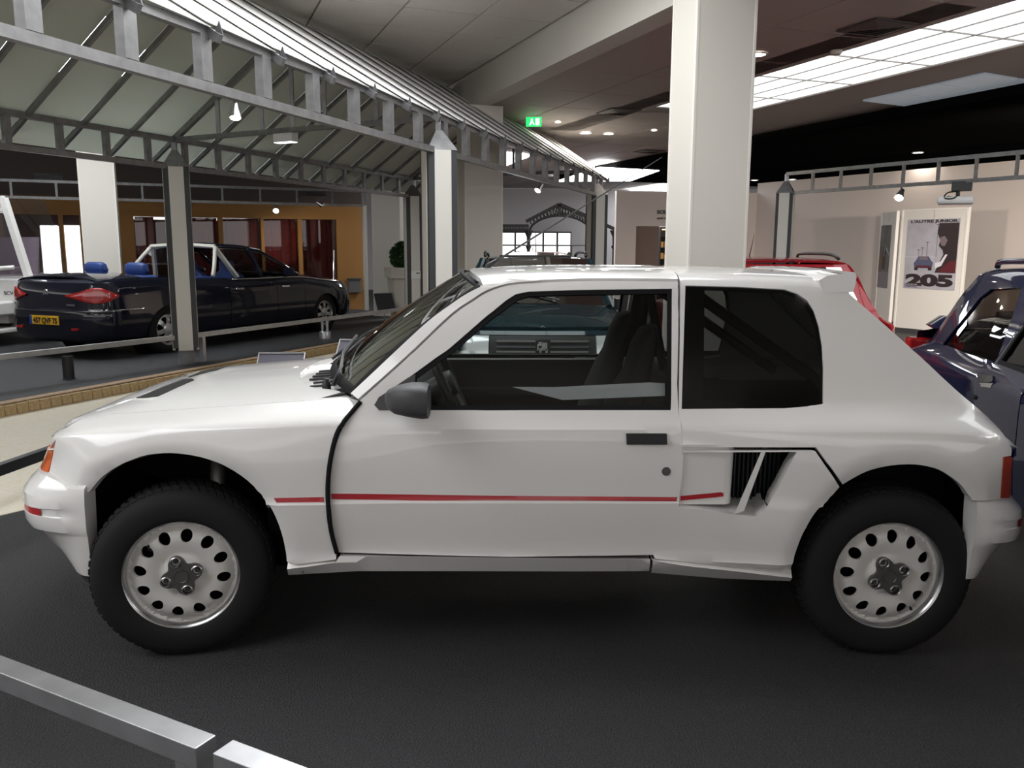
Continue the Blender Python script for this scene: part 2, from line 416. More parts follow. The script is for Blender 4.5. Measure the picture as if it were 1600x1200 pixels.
M_wsglass = glass('windscreen_glass', (.70, .74, .72), 1.5)
M_chrome = mat('chrome', (.75, .75, .76), .12, 1)
M_plast = mat('grey_plastic', (.05, .05, .052), .55)

# ---- traced outlines (photograph pixels on the body surface)
arch_f = cr([(448,884),(443,853),(434,822),(420,794),(395,762),(364,738),(325,719),(287,710),(252,708),(217,713),(182,729),(154,748),(134,771)], 3)
arch_r = cr([(1524,784),(1508,762),(1490,747),(1469,735),(1442,728),(1415,727),(1388,730),(1358,738),(1334,750),(1319,759)], 3)
arch_rl = cr([(1314,763),(1297,782),(1276,803),(1259,831),(1249,854),(1242,875),(1236,897)], 3)
gap_f = cr([(561,627),(547,643),(533,659),(523,676),(516,703),(511,735),(509,768),(511,805),(516,833),(524,862)], 3)
dfront = cr([(566,628),(552,645),(539,661),(529,680),(522,705),(517,736),(515,769),(517,805),(521,835),(529,865)], 3)
hoodcut = cr([(100,664),(118,658),(157,649),(210,645),(280,640),(385,633),(455,628),(502,625),(526,621),(537,617)], 3)
drear = cr([(1060,645),(1064,663),(1066,688),(1066,714),(1063,746),(1057,782),(1051,807),(1038,837),(1021,867)], 3)
a_gap = cr([(562,626),(605,588),(650,547),(707,493),(740,470),(763,456),(797,445.5),(848,441.5),(933,439),(1059,440)], 3)
FENDER = SF.invs([(87,690),(87,682),(93,672)]+hoodcut[1:-1]+[(540,616),(549,622)]+gap_f+[(525,874)]+arch_f+[(103,765),(73,757)], closed=True)
_ir = SF.invs([(86,690),(83,706),(78,730),(72,754)])
INDIC = _ir+[(x-d_, t+e_) for (x, t), d_, e_ in zip(_ir[::-1], (.10,.10,.10,.09), (.004,.0,.0,-.006))]
AF = SF.invs(arch_f)
def hood_poly():
    a = SF.invs(hoodcut); tc = SF.T[-1]
    a = [(max(x, -1.76), t+.004) for x, t in a]
    rear = [(-.70, SF.T[11]+.05), (-.745, SF.T[11]+.10), (-.80, SF.T[12]-.02), (-.87, SF.T[12]+.03), (-.93, SF.T[13]), (-.965, SF.T[14]), (-.975, tc)]
    return a+rear+[(-1.80, tc), (-1.795, SF.T[14]), (-1.785, SF.T[13]), (-1.775, SF.T[12])]
WIN = SCB.invs([(585,633),(592,621),(637,591),(705,542),(760,494),(791,469),(806,459.5),(825,455.5),(900,453),(1050,451),(1049,620),(1048,641),(592,641)], closed=True)
DOOR = SCB.invs(a_gap+[(1060,520),(1058,600)]+drear+[(800,870)]+dfront[::-1], closed=True)
QW = SCB.invs([(1071,446),(1150,448),(1225,452),(1246,459),(1262,470),(1272,485),(1280,510),(1285,540),(1287,575),(1286.5,631),(1262,635),(1225,638),(1065,639)], closed=True)
def quarter_poly():
    tc = SCB.T[-1]
    rear = SCB.invs(cr([(1322,455),(1420,541),(1490,606),(1530,640),(1553,661),(1570,682),(1580,700),(1580,712)], 3))
    rear = [(min(x, 1.80), t) for x, t in rear]
    x0 = rear[0][0]
    top = [(x0-.02, SCB.T[14]+.02), (x0-.01, SCB.T[15]), (x0+.01, SCB.T[16]), (x0+.015, tc)][::-1]
    low = SCB.invs([(1567,714),(1563,779)]+arch_r+[(1275,699),(1066,699),(1066.5,690),(1064.5,663),(1060.5,645),(1061,600),(1062.5,520),(1063,441)])
    xs = low[-1][0]
    return [(xs, SCB.T[15]), (xs, tc)]+top+rear+low
QUART = quarter_poly()
AR = SCB.invs(arch_r); ARL = SCB.invs(arch_rl)
INTAKE = SCB.invs([(1067,704),(1270,703.5),(1274,705)]+arch_rl+[(1130,884),(1024,873)]+drear[::-1][:16], closed=True)
SCOOP = SCB.invs([(1068,707),(1245,706),(1219,756),(1200,789),(1193,799),(1187,804.5),(1180,807),(1147,804),(1100,797),(1060,791.5),(1062,770),(1066,740)], closed=True)
SILL = SCB.invs([(449,886),(525,878),(531,868),(1015,873.5),(1014,889),(900,889.5),(700,889),(560,889),(451,895)], closed=True)
RSILL = SCB.invs([(1019,874.5),(1130,886),(1237,898),(1234,903),(1130,899),(1017,890)], closed=True)
TAIL = SCB.invs([(1567,714),(1580,714),(1577,777),(1564,778)], closed=True)

def lip(surf, pl):
    Q = surf.P(np.array([p[0] for p in pl]), np.array([p[1] for p in pl])); poly = [(p[0], p[2]) for p in Q]
    def f(P):
        d = dist_poly(P[:, [0, 2]], poly, False); return -.016*np.clip(1-d/.036, 0, 1)
    return f
def door_in(P): return -.012*np.clip((-.15-P[:, 0])/.5, 0, 1)*np.clip((.90-P[:, 2])/.05, 0, 1)

def loft(name, secs, m, parent=None, n=20, ex=3.0, smooth=50):
    """secs: (centre, axis a (half vector), axis b (half vector)); superellipse sections"""
    rows = []
    for c, a, b in secs:
        c, a, b = map(np.array, (c, a, b)); row = []
        for j in range(n):
            th = 2*math.pi*j/n; q, s = math.cos(th), math.sin(th)
            row.append(c+a*math.copysign(abs(q)**(2/ex), q)+b*math.copysign(abs(s)**(2/ex), s))
        rows.append(row)
    b = MB().grid(rows, True); k = len(secs); b.f.append(tuple(range(n))[::-1]); b.f.append(tuple((k-1)*n+j for j in range(n)))
    return recalc(b.build(name, m, parent, smooth))

# ---- wheel
def rim_profile(r):
    """depth (positive = outwards) of the dished wheel face at radius r"""
    return np.interp(r, [0, .055, .062, .075, .10, .125, .150, .168, .178, .186, .192, .199, .203], [.012, .012, .004, -.004, .002, .006, .002, -.012, -.020, -.020, -.002, .004, .0])
def make_wheel(parent, loc, side=-1, steer=0., detail=True, spin=0., white=True, r=.315, style=12, lo=False, rimmat=None, valve=2.3, hub=.31):
    n = 64 if not lo else 36
    s_ = side
    k = r/.315
    prof = [(.196,.075),(.200,-.004),(.206,-.010),(.222,-.014),(.245,-.016),(.268,-.013),(.287,-.006),(.301,.008),(.310,.026),(.3145,.050),(.315,.075),(.315,.10),(.3145,.155),(.310,.18),(.296,.20),(.25,.21),(.20,.20),(.196,.15)]
    t = MB().lathe([(a*k, h) for a, h in prof], n, 'y').build('wheel', M_tyre, parent, 40)
    t.location = loc; t.rotation_euler = (0, 0, steer+(math.pi if side > 0 else 0))
    recalc(t)
    if detail:   # tread blocks on the shoulder and the crown
        b = MB(); N = 64
        for j in range(N):
            for (r0, y0, r1, y1, tw) in ((.309, .022, .3175, .046, .0), (.3165, .052, .3175, .098, .5), (.3165, .104, .3165, .150, 0.)):
                a = 2*math.pi*(j+tw)/N; da = 2*math.pi*.33/N; pts = []
                for (rr, yy, a0) in ((r0-.004, y0, a-da), (r0-.004, y0, a+da), (r1-.004, y1, a+da+.03), (r1-.004, y1, a-da+.03)): pts.append((rr*k*math.cos(a0), yy, rr*k*math.sin(a0)))
                for (rr, yy, a0) in ((r0+.003, y0, a-da), (r0+.003, y0, a+da), (r1+.002, y1, a+da+.03), (r1+.002, y1, a-da+.03)): pts.append((rr*k*math.cos(a0), yy, rr*k*math.sin(a0)))
                b.add(pts, [(0,1,2,3),(7,6,5,4),(0,4,5,1),(1,5,6,2),(2,6,7,3),(3,7,4,0)])
        tr_ = b.build('tread', M_tyre, t); recalc(tr_)
    rm = rimmat or M_rim
    # rim face with oval holes
    outer = [(.188*k*math.cos(a), .188*k*math.sin(a)) for a in np.linspace(0, 2*math.pi, 72, endpoint=False)]
    holes = []
    if style == 12:
        for j in range(12):
            a = 2*math.pi*j/12+spin; c, s = math.cos(a), math.sin(a); ho = []
            for q in np.linspace(0, 2*math.pi, 16, endpoint=False):
                u, v = (.143+.0235*math.cos(q))*k, .0205*math.sin(q)*k*(1+.12*math.cos(q)); ho.append((c*u-s*v, s*u+c*v))
            holes.append(ho)
    elif style:
        for j in range(style):
            a = 2*math.pi*j/style+spin; c, s = math.cos(a), math.sin(a); ho = []
            for u, v in ((.075,.006),(.16,.045 if style <= 7 else .02),(.172,.0),(.16,-.045 if style <= 7 else -.02),(.075,-.006)):
                ho.append(((c*u-s*v)*k, (s*u+c*v)*k))
            holes.append(ho)
    OV, tr, li = trimesh(outer, holes, .011 if detail else .03, .009 if detail else .02)
    rr = np.hypot(OV[:, 0], OV[:, 1])/k; P = np.stack([OV[:, 0], .012-rim_profile(rr), OV[:, 1]], 1)
    a_, b_, c_ = P[tr[:, 0]], P[tr[:, 1]], P[tr[:, 2]]; fl = np.cross(b_-a_, c_-a_)[:, 1] > 0; tr = tr.copy(); tr[fl] = tr[fl][:, ::-1]
    V = list(P); F = [tuple(q) for q in tr]
    for q in li[1:]:
        b0 = len(V); m_ = len(q); V += [P[i] for i in q]+[P[i]*np.array([.99, 1, .99])+np.array([0, .011, 0]) for i in q]
        F += [(b0+i, b0+(i+1) % m_, b0+m_+(i+1) % m_, b0+m_+i) for i in range(m_)]
    rim = mk('rim', V, F, rm, t, 35)
    MB().lathe([(.187*k, .032), (.1885*k, .014), (.1925*k, .006), (.198*k, .000), (.2025*k, -.002), (.205*k, .004), (.203*k, .02)], n, 'y').build('rim_flange', M_alu if white else rm, t, 40)
    MB().lathe([(.186*k, .03), (.182*k, .12), (.05*k, .13), (.0, .13)], 32, 'y').build('brake_backing', M_under, t, 40)
    if detail:
        # hub cap: rounded cross with four bolt recesses
        pts = []
        for j in range(48):
            a = 2*math.pi*j/48; rad = .048+.028*abs(math.cos(2*(a-hub)))**1.6; pts.append((rad*math.cos(a), rad*math.sin(a)))
        bo = []
        for j in range(4):
            a = hub+j*math.pi/2; bo.append((.056*math.cos(a), .056*math.sin(a)))
        ho = [[(x+.0145*math.cos(q), z+.0145*math.sin(q)) for q in np.linspace(0, 2*math.pi, 14, endpoint=False)] for x, z in bo]
        OV, tr, li = trimesh(pts, ho, .012, .006); P = np.stack([OV[:, 0], np.full(len(OV), -.010), OV[:, 1]], 1)
        a_, b_, c_ = P[tr[:, 0]], P[tr[:, 1]], P[tr[:, 2]]; f_ = np.cross(b_-a_, c_-a_)[:, 1] > 0; tr = tr.copy(); tr[f_] = tr[f_][:, ::-1]
        V = list(P); F = [tuple(q) for q in tr]
        for qi, q in enumerate(li):
            b0 = len(V); m_ = len(q); V += [P[i] for i in q]+[P[i]+np.array([0, .016, 0]) for i in q]; F += [(b0+i, b0+(i+1) % m_, b0+m_+(i+1) % m_, b0+m_+i)[::(1 if qi else -1)] for i in range(m_)]
        cap = mk('hub_cap', V, F, M_cap, t, 30)
        for x, z in bo:
            MB().lathe([(.0148, -.011), (.0170, -.015), (.0195, -.013), (.020, -.006), (.0148, -.004)], 16, 'y', (x, 0, z)).build('bolt_ring', M_alu, t, 40)
            MB().lathe([(.0, -.006), (.007, -.006), (.0095, -.003), (.0095, .006)], 8, 'y', (x, 0, z)).build('wheel_bolt', M_plast, t, 30)
        MB().lathe([(.0, -.0125), (.022, -.0125), (.0235, -.0145), (.0248, -.0145), (.0255, -.010)], 28, 'y').build('centre_badge', M_cap, t, 30)
        a = valve
        MB().tube([(.158*math.cos(a), .004, .158*math.sin(a)), (.150*math.cos(a), -.012, .150*math.sin(a)), (.138*math.cos(a), -.016, .138*math.sin(a))], .0042, 8).build('valve', M_seal, t, True)
    return t

def seat(parent, x, y):
    """high-backed bucket seat"""
    s_ = loft('seat', [((x-.10, y, .40), (.01, 0, .04), (0, .18, 0)), ((x-.06, y, .47), (.02, 0, .085), (0, .24, 0)), ((x+.15, y, .46), (.03, 0, .085), (0, .25, 0)), ((x+.38, y, .42), (.03, 0, .10), (0, .24, 0)), ((x+.44, y, .42), (.01, 0, .06), (0, .20, 0))], M_int, parent, 18, 3)
    loft('backrest', [((x+.34, y, .44), (.08, 0, .02), (0, .22, 0)), ((x+.40, y, .60), (.085, 0, .02), (0, .235, 0)), ((x+.45, y, .80), (.075, 0, .02), (0, .235, 0)), ((x+.49, y, .93), (.06, 0, .02), (0, .20, 0)), ((x+.515, y, 1.0), (.05, 0, .015), (0, .135, 0)), ((x+.54, y, 1.10), (.048, 0, .012), (0, .125, 0)), ((x+.555, y, 1.16), (.03, 0, .01), (0, .09, 0))], M_int, s_, 18, 3)
    return s_

def build_white_car():
    car = thing('rally_hatchback', 'white three-door hatchback with red side stripe and raised arches, parked broadside in front', 'car')
    bm_f = [(-1.575,.822),(-1.63,.820),(-1.69,.808),(-1.75,.782),(-1.80,.742),(-1.845,.672),(-1.875,.56),(-1.893,.38),(-1.90,.19)]
    pf = cr(bm_f+[(-1.902,0.)]+[(x, -y) for x, y in bm_f[::-1]], 3)
    pside = [(-.08,.648),(-.02,.640),(-.004,.630),(.000,.615),(.003,.585),(.004,.56),(.004,.553),(.004,.53),(.004,.525),(.005,.50),(.004,.472),(.000,.462),(-.002,.455),(-.006,.38),(-.020,.305),(-.06,.305)]
    pfront = [(-.08,.672),(-.030,.662),(-.018,.648),(.000,.632),(.022,.600),(.025,.558),(.016,.556),(.016,.532),(.025,.530),(.024,.500),(.012,.474),(-.012,.464),(-.018,.456),(-.060,.385),(-.120,.305),(-.16,.305)]
    def bump_rows(path, ps, pfn, s_of):
        P = np.array(path); T_ = np.gradient(P, axis=0); T_ /= np.linalg.norm(T_, axis=1, keepdims=True); N_ = np.stack([T_[:, 1], -T_[:, 0]], 1); rows = []
        for p, n_ in zip(P, N_):
            s = s_of(p); rows.append([(p[0]+n_[0]*(a[0]*(1-s)+b[0]*s), p[1]+n_[1]*(a[0]*(1-s)+b[0]*s), a[1]*(1-s)+b[1]*s) for a, b in zip(ps, pfn)])
        return rows
    sf = lambda p: float(np.clip((-1.60-p[0])/.16, 0, 1)**1.2)
    rows = bump_rows(pf, pside, pfront, sf)
    b = MB().grid(rows); K = len(pside); b.f.append(tuple(range(K))); b.f.append(tuple((len(rows)-1)*K+i for i in range(K))[::-1])
    bu = recalc(b.build('bumper', M_white, car, 28)); bu['label'] = 'white front bumper with red inlay'
    r2 = bump_rows(pf, [(a+.005, z) for a, z in pside], [(a+.006, z) for a, z in pfront], sf)
    MB().grid([[r[6], r[7]] for r in r2 if r[6][0] < -1.725]).build('stripe', M_red, bu)
    low = [[(r[14][0], r[14][1], .309), (r[14][0]+.004, r[14][1]*.996, .305), (r[14][0]+.018, r[14][1]*.99, .272), (r[14][0]+.07, r[14][1]*.93, .268)] for r in rows if r[14][0] < -1.60]
    MB().grid(low).build('spoiler_lip', M_plast, bu, 40)
    # rear bumper
    bm_r = [(1.545,-.835),(1.59,-.832),(1.637,-.815),(1.687,-.78),(1.728,-.72),(1.756,-.62),(1.772,-.48),(1.78,-.2)]
    pr = cr(bm_r+[(1.782,0.)]+[(x, -y) for x, y in bm_r[::-1]], 3)
    ps2 = [(-.08,.603),(-.02,.600),(-.002,.592),(.002,.575),(.004,.545),(.004,.53),(.004,.52),(.004,.50),(.004,.49),(.004,.47),(.002,.445),(.0,.43),(-.004,.42),(-.010,.35),(-.022,.300),(-.06,.30)]
    pf2 = [(-.08,.612),(-.020,.604),(-.010,.592),(.010,.578),(.040,.545),(.044,.52),(.038,.518),(.038,.492),(.044,.49),(.044,.465),(.036,.440),(.004,.430),(-.004,.42),(-.045,.36),(-.075,.31),(-.11,.31)]
    rows = bump_rows(pr, ps2, pf2, lambda p: float(np.clip((p[0]-1.57)/.13, 0, 1)))
    b = MB().grid(rows); b.f.append(tuple(range(K))); b.f.append(tuple((len(rows)-1)*K+i for i in range(K))[::-1])
    bu = recalc(b.build('bumper', M_white, car, 28)); bu['label'] = 'white rear bumper with red inlay'
    r2 = bump_rows(pr, [(a+.005, z) for a, z in ps2], [(a+.007, z) for a, z in pf2], lambda p: float(np.clip((p[0]-1.57)/.13, 0, 1)))
    MB().grid([[r[6], r[7]] for r in r2 if r[6][0] > 1.70]).build('stripe', M_red, bu)
    # nose and tail behind the bumpers: closing panels with lamps
    npath = [(-1.785,.62),(-1.825,.50),(-1.84,.35),(-1.85,.18),(-1.852,0)]
    npth = cr(npath+[(x, -y) for x, y in npath[::-1][1:]], 3)
    no = sweep(npth, [(-.02,.60),(.0,.64),(-.015,.70),(-.045,.77),(-.075,.80),(-.10,.812)], M_white, 'nose_panel', car)
    sweep([p for p in npth if .27 < p[1]], [(.001,.655),(.006,.66),(-.022,.765),(-.03,.77)], M_glass, 'headlamp', no); sweep([p for p in npth if p[1] < -.27], [(.001,.655),(.006,.66),(-.022,.765),(-.03,.77)], M_glass, 'headlamp', no)
    sweep([p for p in npth if abs(p[1]) < .25], [(.001,.655),(.006,.66),(-.022,.765),(-.03,.77)], M_black, 'grille', no)
    tp = [(1.735,-.69),(1.755,-.62),(1.765,-.45),(1.77,-.2),(1.772,0)]; tpp = cr(tp+[(x, -y) for x, y in tp[::-1][1:]], 3)
    ta = sweep(tpp, [(-.04,.54),(0,.57),(.0,.66),(-.02,.735),(-.07,.80),(-.14,.87)], M_white, 'tail_panel', car)
    sweep([p for p in tpp if abs(p[1]) > .42 and p[1] < 0], [(.002,.59),(.006,.60),(.004,.70),(-.01,.72)], M_redlens, 'tail_lamp', ta); sweep([p for p in tpp if p[1] > .42], [(.002,.59),(.006,.60),(.004,.70),(-.01,.72)], M_redlens, 'tail_lamp', ta)
    for sd in (-1, 1):
        fe = panel('fender', SF, FENDER, M_white, car, h=.028, lines=True, side=sd, disp=lip(SF, AF), flange=.035)
        panel('indicator', SF, INDIC, M_orange, car, h=.03, side=sd, off=.004, flange=.03)
        st = SF.invs([(428,778),(506,776.5),(506,785),(432,785.5)], closed=True); panel('stripe', SF, st, M_red, fe, h=.012, side=sd, off=.0025, flange=.001)
        # door
        do = panel('door', SCB, DOOR, M_white, car, holes=[WIN], h=.028, lines=True, side=sd, disp=door_in, flange=.03)
        st = SCB.invs([(517,772.5),(1058.5,776.5),(1057,783.5),(517.5,781)], closed=True); panel('stripe', SCB, st, M_red, do, h=.012, side=sd, off=.0025, flange=.001, disp=door_in)
        g = panel('window', SCB, WIN, M_glass, do, h=.08, hb=.03, side=sd, off=-.012, flange=0)
        # rubber surround of the window
        wi = SCB.invs([(651,591),(711,547),(766,499.5),(797,476),(811,466.5),(828,462),(900,460),(1043.5,458),(1042.5,620),(1042,633),(650,633)], closed=True)
        panel('window_seal', SCB, WIN, M_seal, do, holes=[wi], h=.03, side=sd, off=-.004, flange=.012)
        sail = SCB.invs([(585,633),(592,621),(637,591),(649,585),(648,640),(592,641)]); panel('mirror_sail', SCB, sail, M_plast, do, h=.03, side=sd, off=.004, flange=.01)
        y = lambda v: v*(-sd)
        # door mirror: teardrop housing with flat rear face
        loft('mirror', [((-.525, y(-.80), .955), (0, .012, 0), (0, 0, .012)), ((-.512, y(-.83), .955), (0, .045, 0), (0, 0, .030)), ((-.48, y(-.852), .957), (0, .072, 0), (0, 0, .045)), ((-.43, y(-.862), .959), (0, .084, 0), (0, 0, .055)), ((-.385, y(-.865), .956), (0, .086, 0), (0, 0, .058)), ((-.368, y(-.865), .954), (0, .080, 0), (0, 0, .054))], M_plast, do, 24, 3.2)
        MB().box(-.47, -.41, min(y(-.70), y(-.80)), max(y(-.70), y(-.80)), .925, .955).build('mirror_arm', M_plast, do)
        # handle, recess and lock
        hp = SCB.invs([(978,677),(1041,677),(1042,694),(979,694)]); panel('handle', SCB, hp, M_black, do, h=.03, side=sd, off=.010, flange=.012)
        hr = SCB.invs(cr([(985,695),(1036,695),(1036,702),(1028,706),(992,706),(985,702)], 3, True)); panel('handle_recess', SCB, hr, mat('recess_white', (.80,.785,.755), .28, coat=.9), do, h=.02, side=sd, off=.0012, flange=.001, disp=lambda P: -.0*P[:, 0])
        c = SCB.inv(1041, 736.5); pc = SCB.P([c[0]], [c[1]])[0]
        MB().lathe([(.0, -.006), (.010, -.006), (.011, -.004), (.015, -.004), (.017, .004)], 20, 'y', (pc[0], 0, pc[2])).build('lock', M_cap, do, 30).location = (0, y(pc[1]), 0)
        # rubber along the front edge of the door
        mid = SCB.invs([(a[0]*.5+b_[0]*.5, a[1]*.5+b_[1]*.5) for a, b_ in zip(gap_f, dfront)])
        surf_tube(SCB, mid, .009, 'door_seal', M_seal, do, off=.002, side=sd)
        # quarter, intake, sills
        qu = panel('quarter_panel', SCB, QUART, M_white, car, holes=[QW], h=.030, lines=True, side=sd, disp=lip(SCB, AR), flange=.03)
        panel('window', SCB, QW, M_glass_d, qu, h=.08, hb=.03, side=sd, off=-.006, flange=0)
        qi = SCB.invs([(1102,452),(1222,457),(1242,464),(1257,474),(1267,489),(1275,512),(1280,542),(1282,575),(1281,622),(1100,626)], closed=True)
        panel('window_band', SCB, QW, M_black, qu, holes=[qi], h=.04, side=sd, off=-.010, flange=0)
        panel('tail_lamp', SCB, TAIL, mat('tail_amber_red', (.42,.055,.015), .15, coat=1, spec=.6), qu, h=.04, side=sd, off=.003, flange=.03)
        ip = panel('intake_panel', SCB, INTAKE, M_white, car, holes=[SCOOP], h=.026, lines=True, side=sd, disp=lip(SCB, ARL), flange=.03, hole_flange=.09)
        # the scoop: inner wall continuing the door skin and turning inwards, dark core, vane
        rows = []
        for z in np.linspace(.565, .775, 10):
            row = []; x0 = .50
            for x in np.linspace(x0, .665, 8): row.append((x, -(.778 if z > .6 else .775), z))
            for a in np.linspace(0, math.pi/2, 8)[1:]: row.append((.665+.045*math.sin(a)+.02*(z-.7), -(.778-.06*(1-math.cos(a))), z))
            row.append((.71, -.66, z)); rows.append([(p[0], y(p[1]), p[2]) for p in row])
        MB().grid(rows).build('duct_wall', M_white, ip, 40)
        MB().grid([[(x, y(-(.7794 if x < .66 else .7794-.06*(1-math.cos(math.asin(min(1, (x-.665)/.045))))-.002)), z+(x-.515)*.10) for x in np.linspace(.515, .668, 6)] for z in (.580, .597)]).build('stripe', M_red, ip)
        bb = MB().box(.60, 1.0, min(y(-.66), y(-.60)), max(y(-.66), y(-.60)), .50, .80).build('duct_core', M_under, ip)
        b = MB()
        for i in range(12): b.box(.715+i*.016, .721+i*.016, min(y(-.672), y(-.66)), max(y(-.672), y(-.66)), .55, .785)
        b.build('duct_grille', mat('mesh_dark', (.02,.03,.028), .5), ip)
        va = [SCB.inv(*p) for p in ((1190,706),(1197,706),(1163,799),(1148,804))]
        vp = SCB.P(np.array([v[0] for v in va]), np.array([v[1] for v in va])); vp[:, 1] += .004
        V = [(p[0], y(p[1]), p[2]) for p in vp]; V2 = [(p[0]+.035, y(p[1]+.09), p[2]) for p in vp]
        recalc(MB().add(V+V2, [(0,1,2,3),(7,6,5,4),(0,4,5,1),(1,5,6,2),(2,6,7,3),(3,7,4,0)]).build('vane', M_white, ip))
        fp = [SCB.inv(*p) for p in ((1058,793),(1100,798),(1147,805),(1181,808),(1196,798))]
        fq = SCB.P(np.array([v[0] for v in fp]), np.array([v[1] for v in fp])); MB().grid([[(p[0], y(p[1]), p[2]) for p in fq], [(p[0]+.03, y(-.66), p[2]+.02) for p in fq]]).build('duct_floor', M_white, ip)
        MB().box(.505, .99, min(y(-.80), y(-.62)), max(y(-.80), y(-.62)), .782, .79).build('duct_roof', M_white, ip)
        sl = panel('sill', SCB, SILL, M_white, car, h=.05, side=sd, off=.008, flange=.06)
        panel('sill', SCB, RSILL, M_white, car, h=.05, side=sd, off=.012, flange=.06)
        # wheel housings
        for cx, cz, rr, d0, d1 in ((-1.262, .33, .43, -2, 140), (1.262, .33, .41, 38, 182)):
            rows = []
            for a in np.linspace(R(d0), R(d1), 26): rows.append([(cx+rr*math.cos(a), y(-.80), cz+rr*math.sin(a)*1.0), (cx+rr*math.cos(a), y(-.42), cz+rr*math.sin(a))])
            b = MB().grid(rows); n0 = len(b.v); ring = [1+2*i for i in range(len(rows))]; b.f.append(tuple(ring)); b.build('wheel_arch_liner', M_under, car, 50)
    roof = [(SCB.inv(1060,441)[0]-.004, SCB.T[15]), (SCB.inv(1060,441)[0]-.004, SCB.T[-1])]
    ra = SCB.invs(cr([(757,455),(765,451),(797,442.5),(848,438.5),(933,436),(1059,437)], 4))
    tc = SCB.T[-1]
    RF = ra[::-1]
    poly = [(ra[-1][0], tc)]+[(-.262, tc), (-.255, SCB.T[17]), (-.238, SCB.T[16]), (-.215, SCB.T[15]), (-.205, SCB.T[15]-.02)]+ra
    ro = panel('roof', SCB, poly, M_white, car, h=.04, side=0, off=.004, flange=.02)
    # bonnet and cowl
    HP = hood_poly()
    vent = [(x, min(t, SF.T[-1]-.012)) for x, t in SF.invs([(213,622),(230,621.5),(247,619.5),(275,606.5),(303,594.5),(299,592.2),(290,592.5),(284,594),(250,607)], closed=True)]
    ho = panel('bonnet', SF, HP, M_white, car, h=.03, side=0, flange=.02)
    for sd in (-1, 1): panel('bonnet_vent', SF, vent, M_black, ho, h=.03, side=sd, off=.0025, flange=.002)
    a = SF.T
    cowl = [(-.70, a[11]+.05), (-.745, a[11]+.10), (-.80, a[12]-.02), (-.87, a[12]+.03), (-.93, a[13]), (-.965, a[14]), (-.975, a[-1]), (-.74, a[-1]), (-.70, a[14]), (-.65, a[13]), (-.58, a[12]), (-.53, a[11]+.03)]
    co = panel('cowl', SF, cowl, M_white, car, h=.03, side=0, off=-.016, flange=.03)
    for yy in (-.42, -.36, -.30, -.24, -.18, -.12, .12, .18, .24, .30, .36, .42):
        tt = np.interp(-abs(yy), [-.5, -.34, -.18, 0], [a[12], a[13], a[14], a[15]])
        tt2 = tt
        P = SF.P(np.array([-.87, -.77]), np.array([tt, tt2])); xo = .0 if abs(yy) > .3 else -.03
        b = MB(); b.bar((P[0][0]+xo, yy, P[0][2]-.013), (P[1][0]+xo, yy, P[1][2]-.013), .02, .006); b.build('louvre', M_black, co)
    # windscreen: bowed forwards
    def ws(s, q):   # s across -1..1, q up 0..1
        xb = -.658-.197*(1-s*s); zb = .943+.024*(1-s*s); yb = s*.698
        xt = -.188-.085*(1-s*s); zt = 1.335+.045*(1-s*s); yt = s*.543
        c = .018*math.sin(math.pi*q)
        return (xb+(xt-xb)*q-c, yb+(yt-yb)*q, zb+(zt-zb)*q+c*.6)
    N = 25
    ss = np.linspace(-1, 1, N)
    MB().grid([[ws(s*.955, q) for s in ss] for q in np.linspace(.045, .965, 12)]).build('windscreen', M_wsglass, car, True)
    fr = MB()
    ring_o = [(s, 0) for s in ss]+[(1, q) for q in np.linspace(0, 1, 12)[1:]]+[(s, 1) for s in ss[::-1][1:]]+[(-1, q) for q in np.linspace(1, 0, 12)[1:-1]]
    def inn(s, q): return ws(max(-.945, min(.945, s)), max(.06, min(.95, q)))
    o_ = [np.array(ws(r[0], min(r[1], .975))) for r in ring_o]; i_ = [np.array(inn(*r)) for r in ring_o]
    up_ = np.array([-.007, 0, .007]); n_ = len(o_)
    fr.v = [tuple(p-up_*.2) for p in o_]+[tuple((p+q)/2+up_) for p, q in zip(o_, i_)]+[tuple(p) for p in i_]
    for r in (0, 1): fr.f += [(r*n_+k, r*n_+(k+1) % n_, (r+1)*n_+(k+1) % n_, (r+1)*n_+k) for k in range(n_)]
    fr.build('windscreen_seal', M_seal, car, 60)
    # white A pillars between windscreen and door
    for sd in (-1, 1):
        ag = SCB.invs(a_gap[:22]); Pg = SCB.P(np.array([p[0] for p in ag]), np.array([p[1] for p in ag])); Pg[:, 1] *= -sd
        rows = [];
        for k, p in enumerate(Pg):
            q = np.clip(k/(len(Pg)-1)*1.02, 0, 1); w_ = np.array(ws(sd*.985, q)); pp = p+np.array([-.006, 0, .006]); mid = (w_+pp)/2+np.array([-.012, .006*sd, .014]); rows.append([tuple(p+np.array([0, -.02*sd, 0])), tuple(pp), tuple(mid), tuple(w_), tuple(w_-np.array([0, .02*sd, .02]))])
        MB().grid(rows).build('windscreen_pillar', M_white, car, 50)
    # rear hatch: dark glass in a white frame, then the wing over it
    xr = QUART
    rear = SCB.invs([(1322,455),(1420,541),(1490,606),(1530,640),(1553,661)]); Pr = SCB.P(np.array([p[0] for p in rear]), np.array([p[1] for p in rear]))
    hs = np.linspace(-1, 1, 9)
    rows = [[(p[0]+.05*(1-s*s)-.004, s*abs(p[1])*.998, p[2]+.02*(1-s*s)) for s in hs] for p in [np.array([1.20, -.36, 1.33])]*0+list(Pr)]
    ha = MB().grid(rows).build('tailgate', M_white, car, 40)
    MB().grid([[(p[0]+.05*(1-s*s)+.004, s*abs(p[1])*.86, p[2]+.02*(1-s*s)+.004) for s in hs] for p in (Pr[0]*.85+Pr[1]*.15, Pr[1], Pr[2]*.6+Pr[1]*.4)]).build('rear_window', M_glass_d, ha, 40)
    # wing: aerofoil section swept across the roof edge with rounded ends
    rows = []
